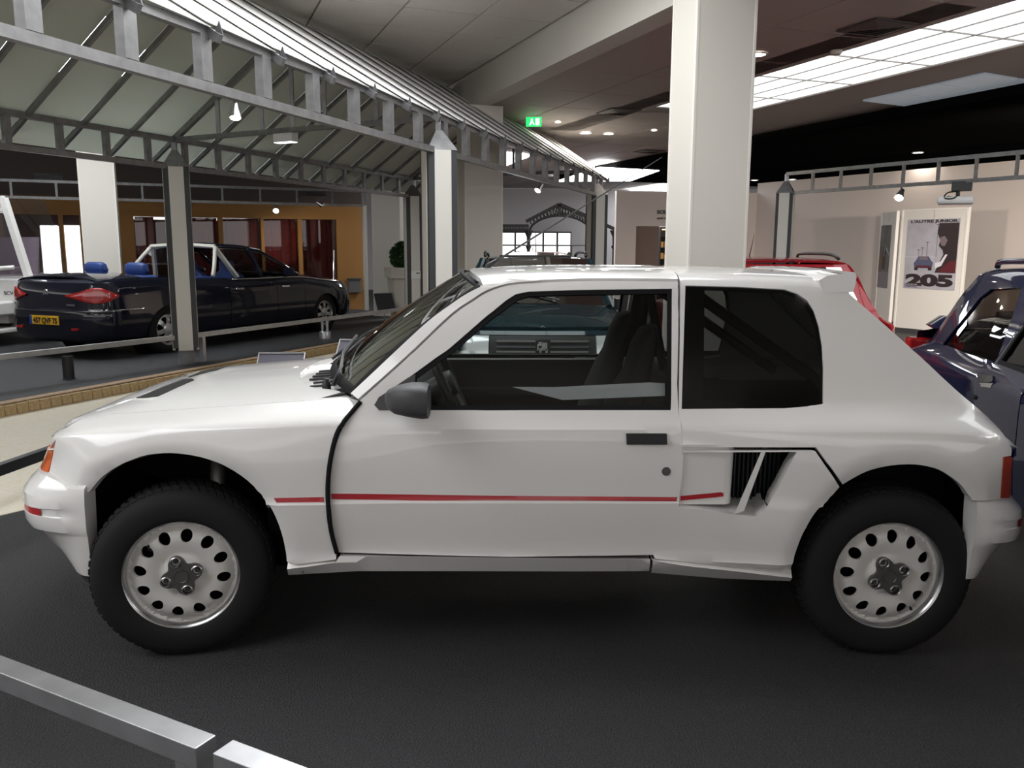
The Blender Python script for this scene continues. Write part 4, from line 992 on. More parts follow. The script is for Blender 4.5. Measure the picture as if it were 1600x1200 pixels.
for (u0, v0, u1, v1) in ((63,271,107,285),(290,281,322,290),(478,299,513,305)):
    a, c = fpos(u0), fpos(u1); v_ = thing('air_vent', {63:'dark air vent in the brown bulkhead above the van',290:'dark air vent in the brown bulkhead right of the white post',478:'small dark air vent at the right of the brown bulkhead'}[u0], 'vent', tuple(F0+fd*a)+(fz(u0, v1),), FA)
    w_, h_ = c-a, max(.1, fz(u0, v0)-fz(u0, v1)); MB().box(0, w_, -.05, -.02, 0, h_).build('frame', mat('vent_frame', (.10,.09,.085), .6), v_)
    for k in range(4): MB().box(.02, w_-.02, -.062, -.048, h_*(k+.15)/4, h_*(k+.7)/4).build('slat', M_black, v_)
# dark bright-window mullions in the left bay
for a, c in ((8, 94.5), (101.5, 127)):
    fr = fbox('window_frame', fpos(a), fpos(c), fz(a, 352), zt, .08, .14, mat('dark_brown_wood', (.05,.02,.018), .7), fac)
fbox('window_frame', fpos(8), fpos(64), 0, zt, .08, .13, mat('dark_brown_wood', (.05,.02,.018), .7), fac)

# daylit windows in the left part of the facade
for a, c, lb in ((65, 92.5, 1), (102.5, 126, 2)):
    o = struct(fbox('window_%d' % (lb+1), fpos(a), fpos(c), .4, fz(a, 352), .06, .07, emis('daylit_window', (.9,1.,.97), 1.8)))
# back and side walls of the hall behind the camera, glazed above
wall('wall_back', (-16, -7.2), (14, -7.2), 0, 1.5, M_wall2, -.12)
wall('wall_left', (-16, 12), (-16, -7.2), 0, 2.3, M_wall2, -.12)
# ------------------------------------------------------------------ the glazed canopy on the left
P1, P2 = A_([-3.87, 6.21]), A_([-.734, 4.458]); dI = A_([math.sin(R(22)), math.cos(R(22))]); dN = A_([math.sin(R(19)), math.cos(R(19))])
ZS, ZT, ZRG = 2.36, 2.665, 3.73      # bottom chord, top chord, ridge
can = thing('glazed_canopy', 'steel canopy with translucent corrugated roof sheets and ladder trusses over the left bay', 'canopy', (P1[0], P1[1], 0))
O3 = A_([P1[0], P1[1], 0.])
def cl(p, z): return A_([p[0], p[1], z])-O3
def near(t): return P2+dN*t
def inner(t): return P1+dI*t
def ridge(t): return (near(t)+inner(t))/2
def chord(p, q, z, w=.05, h=.055, name='chord'): MB().bar(cl(p, z), cl(q, z), w, h).build(name, M_steel, can)
# near truss
TN0, TN1 = -6.4, 7.4
chord(near(TN0), near(TN1), ZS, .055, .055); chord(near(TN0), near(TN1), ZT, .05, .05)
s0 = MB().box(-.03, .03, -.045, .045, ZS+.03, ZT-.02).build('strut', M_steel, can); s0.rotation_euler = (0, 0, -R(19))
k = 0; t = -6.2
while t < TN1:
    o = s0 if k == 0 else s0.copy()
    if k: COL.objects.link(o); o.parent = can
    p = cl(near(t), 0); o.location = p; k += 1; t += .575
# inner truss
TI0, TI1 = -6.2, 6.2
chord(inner(TI0), inner(TI1), ZS); chord(inner(TI0), inner(TI1), ZT, .05, .06)
t = -6.0; k = 0
s1 = MB().box(-.022, .022, -.035, .035, ZS+.03, ZT-.02).build('strut', M_steel, can); s1.rotation_euler = (0, 0, -R(22))
while t < TI1:
    o = s1 if k == 0 else s1.copy()
    if k: COL.objects.link(o); o.parent = can
    o.location = cl(inner(t), 0); k += 1; t += .56
# rafters, sheets
def sheet_mat(name, col, tr):
    m = bpy.data.materials.new(name); m.use_nodes = True; nt = m.node_tree; nt.nodes.clear()
    o = nt.nodes.new('ShaderNodeOutputMaterial'); d = nt.nodes.new('ShaderNodeBsdfDiffuse'); d.inputs[0].default_value = (*col, 1)
    tl = nt.nodes.new('ShaderNodeBsdfTranslucent'); tl.inputs[0].default_value = (*col, 1); g = nt.nodes.new('ShaderNodeBsdfGlossy'); g.inputs['Roughness'].default_value = .25
    a = nt.nodes.new('ShaderNodeMixShader'); a.inputs[0].default_value = tr; c = nt.nodes.new('ShaderNodeMixShader'); c.inputs[0].default_value = .08
    tc = nt.nodes.new('ShaderNodeTexCoord'); vo = nt.nodes.new('ShaderNodeTexVoronoi'); vo.inputs['Scale'].default_value = 30; nt.links.new(tc.outputs['Object'], vo.inputs[0])
    bp = nt.nodes.new('ShaderNodeBump'); bp.inputs['Strength'].default_value = .35; bp.inputs['Distance'].default_value = .004; nt.links.new(vo.outputs['Distance'], bp.inputs['Height'])
    for n in (d, g): nt.links.new(bp.outputs[0], n.inputs['Normal'])
    nt.links.new(d.outputs[0], a.inputs[1]); nt.links.new(tl.outputs[0], a.inputs[2]); nt.links.new(a.outputs[0], c.inputs[1]); nt.links.new(g.outputs[0], c.inputs[2]); nt.links.new(c.outputs[0], o.inputs[0]); MATS[name] = m; return m
M_sheet = sheet_mat('ribbed_polycarbonate', (.70, .73, .68), .30); M_sheet2 = sheet_mat('white_polycarbonate', (.90, .91, .90), .12)
zI = ZT+.03
def slopeI(t, s, dz=0.): a, r_ = inner(t), ridge(t); p = a+(r_-a)*s; return cl(p, zI+(ZRG-zI)*s+dz)      # far slope, s 0..1 (below 0: eave)
def slopeN(t, s, dz=0.): a, r_ = near(t), ridge(t); p = a+(r_-a)*s; return cl(p, zI+(ZRG-zI)*s+dz)
t = TI0; step = .62; i = 0
while t < TI1+.3:
    a, c = slopeI(t, -.22, -.03), slopeI(t, 1.0, -.03); MB().bar(a, c, .035, .045).build('rafter', M_steel, can)
    if t+step < TI1+.6:
        rows = [[slopeI(t+step*k/6+(.008 if k == 0 else 0)-(.008 if k == 6 else 0), s, .012) for k in range(7)] for s in (-.24, .3, .7, 1.0)]
        solidify(MB().grid(rows).build('roof_sheet', M_sheet, can), .008)
    t += step; i += 1
# near slope: corrugated along its length, each sheet lapping the next
t = TN0
while t < TN1+.2:
    n_ = 9; rows = []
    for tt, dz in ((t-.03, .022), (t+step, .0)):
        rows.append([slopeN(tt, s, .012+dz) for j, s in enumerate(np.linspace(-.03, 1.02, n_))])
    b = MB().grid(rows); solidify(b.build('roof_sheet', M_sheet2, can, 60), .006)
    a, c = slopeN(t+.01, -.06, -.02), slopeN(t+.01, .98, -.03); MB().bar(a, c, .03, .05).build('rafter', M_steel, can)
    q = slopeN(t+.01, -.05, .04); MB().add([q+A_([-.02,0,-.05]), q+A_([.03,0,-.05]), q+A_([.01,0,.03]), q+A_([-.02,.02,-.05]), q+A_([.03,.02,-.05]), q+A_([.01,.02,.03])], [(0,1,2),(5,4,3),(0,3,4,1),(1,4,5,2),(2,5,3,0)]).build('rafter_clip', M_dark, can)
    t += step
MB().bar(slopeN(TN0, 1, -.03), slopeN(TN1, 1, -.03), .05, .07).build('ridge_bar', M_steel, can)
# cross frame at the first pair of posts
def frame(t):
    i0, n0, r0 = cl(inner(t), ZT), cl(near(t), ZT), slopeN(t, 1, -.06)
    MB().bar(i0, n0, .05, .05).build('tie', M_steel, can)
    MB().bar(i0, r0, .05, .06).build('top_rail', M_steel, can); MB().bar(n0, r0, .05, .06).build('top_rail', M_steel, can)
    for s in (.2, .38, .5, .62, .8):
        b_ = i0+(n0-i0)*s; h = (1-abs(s-.5)*2); tp = A_([b_[0], b_[1], ZT+(r0[2]-ZT)*h]); MB().bar(b_, tp, .04, .04, (1,0,0)).build('hanger', M_steel, can)
frame(0.); frame(5.7)
# posts: steel core, cream and anthracite cladding, pyramid cap, round foot
def post(p, z0, rz, parent, org, w=.145):
    o = MB().bar((p[0]-org[0], p[1]-org[1], z0), (p[0]-org[0], p[1]-org[1], ZT), .05, .05, (1,0,0)).build('post', M_steel, parent)
    c, s = math.cos(rz), math.sin(rz)
    def L(x, y, z): return (p[0]-org[0]+c*x-s*y, p[1]-org[1]+s*x+c*y, z)
    def bx(name, x0, x1, y0, y1, za, zb, m): return MB().add([L(x,y,z) for z in (za, zb) for x, y in ((x0,y0),(x1,y0),(x1,y1),(x0,y1))], [(0,3,2,1),(4,5,6,7),(0,1,5,4),(1,2,6,5),(2,3,7,6),(3,0,4,7)]).build(name, m, o)
    zb = z0+.20
    bx('cladding', -w+.03, w-.03, -w+.03, w-.03, zb, ZS-.01, M_dark)
    for sx, sy in ((1,0),(-1,0),(0,1),(0,-1)):
        if sx: bx('cladding_panel', *sorted((sx*w, sx*(w-.03))), -.08, .08, zb-.03, ZS, M_cream)
        else: bx('cladding_panel', -.08, .08, *sorted((sy*w, sy*(w-.03))), zb-.03, ZS, M_cream)
    for sx in (1,-1):
        for sy in (1,-1): bx('corner_panel', *sorted((sx*.05, sx*w*.95)), *sorted((sy*.05, sy*w*.95)), zb, ZS-.005, M_dark)
    a = [L(x,y,ZS) for x, y in ((-w,-w),(w,-w),(w,w),(-w,w))]+[L(x,y,ZS+.19) for x, y in ((-.03,-.03),(.03,-.03),(.03,.03),(-.03,.03))]
    MB().add(a, [(0,1,5,4),(1,2,6,5),(2,3,7,6),(3,0,4,7),(4,5,6,7)]).build('cap', M_steel, o)
    MB().lathe([(.098, z0), (.098, z0+.2)], 24, 'z', (p[0]-org[0], p[1]-org[1], 0), True).build('foot', mat('foot_grey', (.22,.22,.23), .5), o, 40)
    return o
RP = R(21)
p3 = inner(5.7)
for p in (inner(0), near(0)*1., p3, near(6.72)): post(p, .1 if np.dot(p-K0, kn) < -.1 else 0., RP, can, O3)
# plain far ladder truss in front of the ochre facade
f0, f1 = A_([-10.6, 11.7]), A_([-3.1, 14.9]); fdr = (f1-f0)/np.linalg.norm(f1-f0); LF = np.linalg.norm(f1-f0)
lad = thing('ladder_truss', 'thin steel ladder truss running along the ochre facade', 'truss', (f0[0], f0[1], 0), math.atan2(fdr[1], fdr[0]))
for z in (ZS, ZT): MB().box(0, LF, -.025, .025, z-.025, z+.025).build('chord', M_steel, lad)
for i in range(12): MB().box(i*LF/11-.02, i*LF/11+.02, -.02, .02, ZS, ZT).build('strut', M_steel, lad)
for x in (.05, LF-.05): MB().box(x-.04, x+.04, -.04, .04, .1, ZS).build('post', M_cream, lad)
# truss on the right with its post
r0, r1 = onz(1228, 302, ZS)[:2], onz(1640, 274, ZS)[:2]; rdir = (r1-r0)/np.linalg.norm(r1-r0); LR = np.linalg.norm(r1-r0)+4.5
rt_ = thing('ladder_truss', 'steel ladder truss carrying the projector in front of the right wall', 'truss', (r0[0], r0[1], 0), 0.)
o3 = A_([r0[0], r0[1]])
for z in (ZS, ZT): MB().bar((0, 0, z), (rdir[0]*LR, rdir[1]*LR, z), .05, .05).build('chord', M_steel, rt_)
for i in range(1, 22):
    d_ = rdir*.52*i
    if np.linalg.norm(d_) < LR: MB().bar((d_[0], d_[1], ZS), (d_[0], d_[1], ZT), .045, .03, (rdir[0], rdir[1], 0)).build('strut', M_steel, rt_)
post(o3, 0., R(-28), rt_, o3, .135); post(o3+rdir*LR, 0., R(-28), rt_, o3, .135)

# spotlights clipped to the trusses, and the box lamp on the cross tie
def bulb(parent, loc, power, kind='SPOT', size=2.2, col=(1,.9,.78), aim=None, r=.05):
    ld = bpy.data.lights.new('bulb', kind); ld.energy = power; ld.color = col; ld.shadow_soft_size = r
    if kind == 'SPOT': ld.spot_size = size; ld.spot_blend = .8
    o = bpy.data.objects.new('bulb', ld); COL.objects.link(o); o.parent = parent; o.location = loc
    if aim is not None: o.rotation_euler = Vector(aim).to_track_quat('-Z', 'Y').to_euler()
    return o
def spot(P, aim, label, s=1., power=0, laim=None):
    t = thing('spotlight', label, 'spotlight', P, 0., None); a = A_(aim, ); a = a/np.linalg.norm(a)
    MB().tube([(0,0,.0), (0,0,-.05*s), a*.03*s+A_([0,0,-.06*s])], .012*s, 6).build('arm', M_steel, t, True)
    c = A_([0,0,-.07*s]); M = Vector(a).to_track_quat('Z', 'Y').to_matrix().to_4x4(); M.translation = Vector(c)
    h = MB().lathe([(.0, -.05*s), (.03*s, -.05*s), (.035*s, 0), (.055*s, .07*s), (.057*s, .09*s), (.05*s, .088*s)], 16).build('housing', M_alu, t, 40); h.matrix_local = M
    h = MB().lathe([(0, .075*s), (.05*s, .078*s)], 16).build('lens', M_lamp, t); h.matrix_local = M
    if power: bulb(t, tuple(c+a*.12*s), power, aim=tuple(laim if laim is not None else a))
    return t
def on_line(u, p0, d, z):
    r_ = ray(u, 300)[:2]; s = np.linalg.solve(np.stack([d, -r_], 1), CAM_POS[:2]-p0); q_ = p0+d*s[0]; return (q_[0], q_[1], z)
spot(on_line(373, P2, dN, ZS-.035), (.1, -.3, -.9), 'silver spotlight under the near canopy truss', .65)
spot(on_line(844, P2, dN, ZS-.035), (-.4, -.4, -.6), 'silver spotlight on the far end of the near canopy truss', .85)
spot(on_line(430, f0, fdr, ZS-.025), (.2, -.8, -.5), 'lit spotlight on the facade truss above the limousine', 1.1, 40, (.2,.8,-.6))
spot(on_line(497, f0, fdr, ZS+.1), (.8, .2, -.5), 'unlit small spotlight at the right of the facade truss', 1.)
spot(on_line(1408, o3, rdir, ZS-.025), (-.5, -.5, -.7), 'white spotlight hanging left of the projector', 1.1, 330, (.55, .75, -.12))
for k_, lb_ in ((4.6, 'first added spotlight on the right truss, unseen beyond the frame'), (6.2, 'second added spotlight on the right truss, unseen beyond the frame')):  # both lamps are invented, to brighten the right wall
    if k_ < LR: spot((o3[0]+rdir[0]*k_, o3[1]+rdir[1]*k_, ZS-.025), (.4, .5, -.6), lb_, 1.1, 300, (.45, .75, -.12))
i0, n0 = A_([*inner(0.), ZT]), A_([*near(0.), ZT]); q_ = i0+(n0-i0)*.47
lb = thing('box_lamp', 'white box lamp fixed under the canopy cross tie', 'lamp', q_-A_([0,0,.03]), R(-29)); MB().cbox(-.13, .13, -.05, .05, -.09, 0, .006).build('housing', mat('white_enamel', (.75,.76,.75), .4), lb); MB().box(-.12, .12, -.045, .045, -.095, -.089).build('diffuser', emis('box_glow', (.95,1,.95), 2.5), lb)
# projector
pp = A_(on_line(1497, o3, rdir, ZS-.025)); pr = thing('projector', 'white ceiling projector with dark bracket and cables on the right truss', 'projector', pp, R(-30))
MB().cbox(-.08, .16, -.08, .08, -.10, .02, .008).build('bracket', M_dark, pr); loft('body', [((-.24,0,-.22),(0,.10,0),(0,0,.03)), ((-.22,0,-.22),(0,.13,0),(0,0,.055)), ((.17,0,-.22),(0,.13,0),(0,0,.055)), ((.20,0,-.22),(0,.10,0),(0,0,.03))], mat('white_enamel', (.75,.76,.75), .4), pr, 16, 5)
MB().lathe([(0,.012),(.045,.012),(.05,0)], 16, 'y', (-.1,-.13,-.215)).build('lens', M_black, pr, 40); MB().tube(cr([(.0,0,-.10),(-.12,-.06,-.12),(-.15,-.12,-.19),(-.05,-.14,-.2),(.02,-.08,-.15)], 4), .01, 6).build('cable', M_black, pr, True); MB().tube([(0,0,-.1),(0,0,-.18)], .025, 8).build('stem', M_black, pr)
MB().tube(cr([(.1,.0,.0),(.5,-.1,.06),(1.2,-.1,.07),(2.4,-.2,.08)], 4), .008, 6).build('cable', M_black, pr, True)

# ceiling fittings
def downlight(u, v, z, label, r=.07, m=M_lamp, power=0):
    p = onz(u, v, z); t = thing('downlight', label, 'downlight', p); MB().lathe([(r*1.2, 0), (r*1.2, -.012), (r, -.014), (r*.95, 0)], 20).build('ring', mat('white_enamel', (.75,.76,.75), .4), t, 40); MB().lathe([(0, -.006), (r*.96, -.006)], 20).build('lens', m, t)
    if power: bulb(t, (0,0,-.03), power, size=2.9, aim=(0,0,-1))
    return t
z_ = ZR-.005
for u, v, r, lb in ((1183,84,.09,'bright downlight touching the near column edge'),(915,207,.10,'large round downlight left of the near column'),(951,208.5,.09,'flat downlight right beside the large round one'),(1022,203,.05,'small downlight just left of the near column'),(872,190,.05,'small downlight right of the exit sign'),(840,186,.0,''),):
    if r: downlight(u, v, z_, lb, r, power=110 if u < 1100 else 45)
for u, v, lb in ((1434,238,'lone downlight in the black ceiling'),(1179,281,'small downlight over the right wall near the column'),(1238,280,'downlight above the right truss post')): downlight(u, v, ZR-.15, lb, .09, power=14)
downlight(44, 260, ZL-.005, 'small downlight in the grey ceiling at far left', .06)
p = onz(1307, 79, ZR); dt = thing('smoke_detector', 'small round smoke detector at the skylight edge', 'detector', p); MB().lathe([(.06,0),(.06,-.02),(.045,-.04),(.0,-.045)], 20).build('body', M_conc2, dt, 40)
def ceiling_vent(u, v, label, s=.5):
    p = onz(u, v, ZR-.004); t = thing('ceiling_vent', label, 'vent', p, ANG_E)
    MB().box(-s/2, s/2, -s/2, s/2, -.012, 0).build('frame', mat('vent_brown', (.07,.055,.05), .6), t)
    for i in range(4):
        h = s/2*(1-i*.22)-.02; MB().add([(-h,-h,-.014),(h,-h,-.014),(h,h,-.014),(-h,h,-.014),(-h+.05,-h+.05,-.026),(h-.05,-h+.05,-.026),(h-.05,h-.05,-.026),(-h+.05,h-.05,-.026)], [(0,1,5,4),(1,2,6,5),(2,3,7,6),(3,0,4,7)]).build('louvre', mat('vent_slat', (.12,.10,.09), .5), t)
ceiling_vent(1370, 42, 'square louvred vent beside the long skylight'); ceiling_vent(967, 174, 'square louvred vent in the brown ceiling left of the near column'); ceiling_vent(1015, 236, 'farthest square vent left of the near column')
# exit sign
p = onz(834, 181, ZR); ex = thing('exit_sign', 'small green illuminated exit sign hanging under the brown ceiling', 'sign', (p[0], p[1], ZR), R(-8)); d_ = np.linalg.norm(p-CAM_POS)
MB().box(-.13, .13, -.03, .03, -.02, 0).build('housing', mat('white_enamel', (.75,.76,.75), .4), ex); MB().box(-.12, .12, -.008, .008, -.16, -.02).build('panel', emis('exit_green', (.02,.75,.12), 1.6), ex)
MB().box(.03,.09,-.011,-.008,-.14,-.04).box(-.04,-.015,-.011,-.008,-.075,-.045).add([(-.07,-.011,-.14),(-.05,-.011,-.14),(-.01,-.011,-.085),(-.02,-.011,-.07),(-.045,-.011,-.085)], [(0,1,2,3,4)]).add([(-.02,-.011,-.1),(.0,-.011,-.1),(.015,-.011,-.14),(.0,-.011,-.14)], [(0,1,2,3)]).build('pictogram', emis('exit_white', (1,1,1), 1.6), ex)
# ------------------------------------------------------------------ barriers
M_rail = mat('satin_steel_rail', (.52, .525, .54), .35, .85, noise=(9, .12))
def barrier(label, p0, p1, z, w, h, legs, z0=0., m=M_rail, leg_m=None, lw=None):
    p0, p1 = A_(p0), A_(p1); d = p1-p0; L = np.linalg.norm(d); t = thing('barrier', label, 'barrier', (p0[0], p0[1], z0), math.atan2(d[1], d[0]))
    MB().cbox(0, L, -w/2, w/2, z-z0-h, z-z0, .002).build('rail', m, t)
    for s in legs: MB().box(s*L-(lw or w)/2, s*L+(lw or w)/2, -w/2+.002, w/2-.002, 0, z-z0-h).build('leg', leg_m or m, t)
    return t
za = .4
barrier('steel floor barrier at the front left corner', onz(-240,946,za)[:2], (onz(335,1148,za)[:2]+onz(308,1170,za)[:2])/2, za, .058, .05, (.12, .973))
barrier('steel floor barrier continuing right at the bottom edge', (onz(360,1156,za)[:2]+onz(336,1176,za)[:2])/2, (onz(360,1156,za)[:2]+onz(336,1176,za)[:2])/2+A_([.88,-.475])*1.6, za, .058, .05, (.03, .95))
barrier('dark rail with pale top on the mosaic paving', (-3.08, -.9), (-2.55, 2.9), .3, .05, .06, (.05, .95), m=mat('dark_rail', (.03,.032,.036), .3, .6))
b1 = onz(-60,560,.45)[:2]; pA = inner(0)
barrier('steel rail in front of the limousine rear, left of the white post', b1, pA+A_([-.05,-.10]), .45, .05, .055, (.05,), .1)
barrier('long steel rail beside the limousine, right of the white post', pA+A_([.08,.12]), onz(642,479,.45)[:2], .45, .05, .055, (.02, .98), .1)
p = onz(508, 529, .1); fb = thing('rail_support', 'round grey barrier foot with twin stems under the long rail', 'barrier foot', p); MB().lathe([(.085,0),(.085,.10),(.08,.11),(0,.11)], 24).build('base', M_rail, fb, 40)
for s in (-.035, .035): MB().lathe([(.022,.11),(.022,.30)], 12, 'z', (s,0,0), True).build('stem', M_rail, fb, 40)
p = onz(108, 592, .1); sb = thing('bollard_stub', 'short black tube standing on the dark floor behind the bonnet', 'bollard', p); MB().lathe([(.055,0),(.055,.24),(.05,.245),(.047,.20),(.0,.20)], 20).build('tube', mat('black_tube', (.02,.02,.021), .4), sb, 40); MB().lathe([(.065,0),(.065,.01),(.055,.012)], 20).build('collar', M_dark, sb)

# ------------------------------------------------------------------ planters, signs, switch box
def planter(p, z0, label, plant, h=.62, s=.23, rz=R(20)):
    t = thing('planter', label, 'planter', (p[0], p[1], z0), rz); m = mat('cream_planter', (.60,.56,.49), .6)
    def ring(a, z): return [(-a,-a,z),(a,-a,z),(a,a,z),(-a,a,z)]
    MB().grid([ring(s*.72,0), ring(s*.92,h)], True).build('tub', m, t); MB().grid([ring(s*.95,h), ring(s*1.05,h), ring(s*1.08,h+.20), ring(s*.98,h+.20), ring(s*.95,h+.15)], True).build('collar', m, t); MB().add(ring(s*.97,h+.15), [(0,1,2,3)]).build('soil', mat('soil', (.03,.02,.015), .9), t)
    b = MB(); r_ = random.Random(5)
    if plant == 'ball':
        bs = thing('ball_bush', 'dense green ball-shaped bush in the cream planter', 'bush', (p[0], p[1], z0+h+.15), rz); c = A_([0,0,.26]); R0 = .27; N = 1500
        pts = [c+A_(q)*R0*(.72+.3*r_.random()) for q in ((math.sqrt(1-z*z)*math.cos(a), math.sqrt(1-z*z)*math.sin(a), z) for z, a in ((r_.uniform(-.95,1), r_.uniform(0,6.283)) for _ in range(N)))]
    else:
        bs = thing('leafy_plant', 'tall dark leafy plant glimpsed right of the second canopy post', 'plant', (p[0], p[1], z0+h+.15), rz); N = 900
        pts = [A_([r_.gauss(0,.14)*(1.2-z*.6), r_.gauss(0,.14)*(1.2-z*.6), z]) for z in (r_.uniform(.0,1.3) for _ in range(N))]
    for q_ in pts:
        u_ = A_([r_.gauss(0,1), r_.gauss(0,1), r_.gauss(0,1)]); u_ /= np.linalg.norm(u_); w_ = np.cross(u_, [.3,.5,.8]); w_ /= np.linalg.norm(w_); l = .04 if plant == 'ball' else .07
        b.add([q_-u_*l, q_+w_*l*.5, q_+u_*l, q_-w_*l*.5], [(0,1,2,3)])
    lf = b.build('foliage', mat('box_leaf', (.022,.06,.016), .6), bs); lf['kind'] = 'stuff'
    MB().tube([(0,0,0),(0,0,.3)], .02, 6).build('stem', mat('bark', (.06,.04,.025), .9), bs)
pp_ = onz(633, 500, .1); planter((pp_[0], pp_[1]), .1, 'tall tapered cream planter beside the far canopy post', 'ball', .80, .30)
q_ = dep(712, 480, 13.); planter((q_[0], q_[1]), .1, 'cream planter hidden behind the second canopy post', 'leafy', .45, .2)
def lectern(p, z0, rz, label, w=.30, h=.24, zt=.62, tilt=35, pm=None):
    t = thing('info_stand', label, 'sign stand', (p[0], p[1], z0), rz)
    bd = MB().cbox(-w/2, w/2, -.006, .006, -h/2, h/2, .003).build('board', pm or M_dark, t); bd.location = (0, 0, zt); bd.rotation_euler = (R(-tilt), 0, 0)
    fr = MB().tube([(-w/2,-.01,-h/2),(w/2,-.01,-h/2),(w/2,-.01,h/2),(-w/2,-.01,h/2)], .008, 6, closed=True).build('frame', M_rail, bd)
    MB().tube([(0,.0,zt), (.0,.05,0)], .012, 8).build('leg', M_rail, t); MB().tube([(-.1,.08,.01),(0,.05,.01),(.1,.08,.01)], .010, 6).build('foot', M_rail, t)
    return t
lectern(onz(602,503,.1)[:2], .1, R(25), 'slanted dark information board on a thin stand by the far planter', .36, .42, .36, 40)
M_info = mat('info_panel', (.09,.085,.11), .4)
pz = ony(437, 553, 1.75); lectern((pz[0], 1.75), 0., R(0), 'slanted grey information panel showing just above the white bonnet', .30, .20, pz[2]-.085, 40, M_info)
pz = ony(556, 538, 1.75); lectern((pz[0], 1.75), 0., R(-10), 'slanted grey information panel behind the white car windscreen base', .26, .22, pz[2]-.07, 40, M_info)
pb_ = A_([*inner(5.7), 1.0]); d_ = A_([math.sin(RP), -math.cos(RP)])
bx = thing('socket_box', 'white socket box on the far canopy post', 'socket box', (pb_[0]-.126*.62*0+d_[0]*.135, pb_[1]+d_[1]*.135, .92), RP); MB().cbox(-.085,.085,-.02,.005,0,.14,.004).build('box', mat('white_enamel', (.75,.76,.75), .4), bx); MB().lathe([(0,-.022),(.014,-.022),(.014,-.018)], 10, 'y', (.02,0,.1)).lathe([(0,-.022),(.014,-.022),(.014,-.018)], 10, 'y', (.055,0,.1)).build('socket', M_black, bx)
# grey litter flap on the ochre pier
s_ = fpos(551); o = thing('wall_bin', 'small grey wall-mounted bin on the ochre pier', 'bin', tuple(F0+fd*s_)+(fz(551,457),), FA); MB().cbox(-.14,.14,-.14,-.0,0,.30,.01).build('bin', mat('bin_grey', (.13,.13,.14), .5), o); MB().cbox(-.15,.15,-.16,-.0,.29,.33,.01).build('lid', mat('bin_lid', (.05,.05,.05), .4), o)

# ------------------------------------------------------------------ poster panels at the right wall
def poster_stand(label, c0, c1, z1, po):
    """upright panel between two floor points, poster part drawn by po(parent, width)"""
    c0, c1 = A_(c0), A_(c1); d = c1-c0; L = np.linalg.norm(d); t = thing('display_panel', label, 'display panel', (c0[0], c0[1], 0), math.atan2(d[1], d[0]))
    m = mat('panel_white', (.60,.575,.55), .6); MB().box(0, L, 0, .03, .08, z1).build('board', m, t)
    for a in (0, L): MB().cbox(a-.02, a+.02, -.012, .042, 0, z1+.02, .004).build('edge_profile', mat('panel_edge', (.70,.68,.65), .4), t)
    MB().box(0, L, -.01, .04, .0, .08).build('plinth', M_dark, t); MB().box(0, L, -.008, .038, z1, z1+.02).build('edge_profile', mat('panel_edge', (.70,.68,.65), .4), t)
    MB().box(L*.5-.002, L*.5+.002, -.002, 0, z1-.15, z1).build('seam', M_dark, t)
    po(t, L, z1); return t
cA, cB, cC = dep(1397, 512, 15.2), dep(1497, 512, 14.1), dep(1366, 505, 15.9)
zt_ = 2.15
M_pg = mat('poster_grey', (.36,.35,.40), .35, noise=(4, .12)); M_pd = mat('poster_dark', (.022,.014,.016), .4); M_prd = mat('poster_maroon', (.09,.012,.018), .4); M_pb = mat('poster_blue', (.07,.08,.14), .4); M_ppale = mat('poster_pale', (.62,.60,.66), .4)
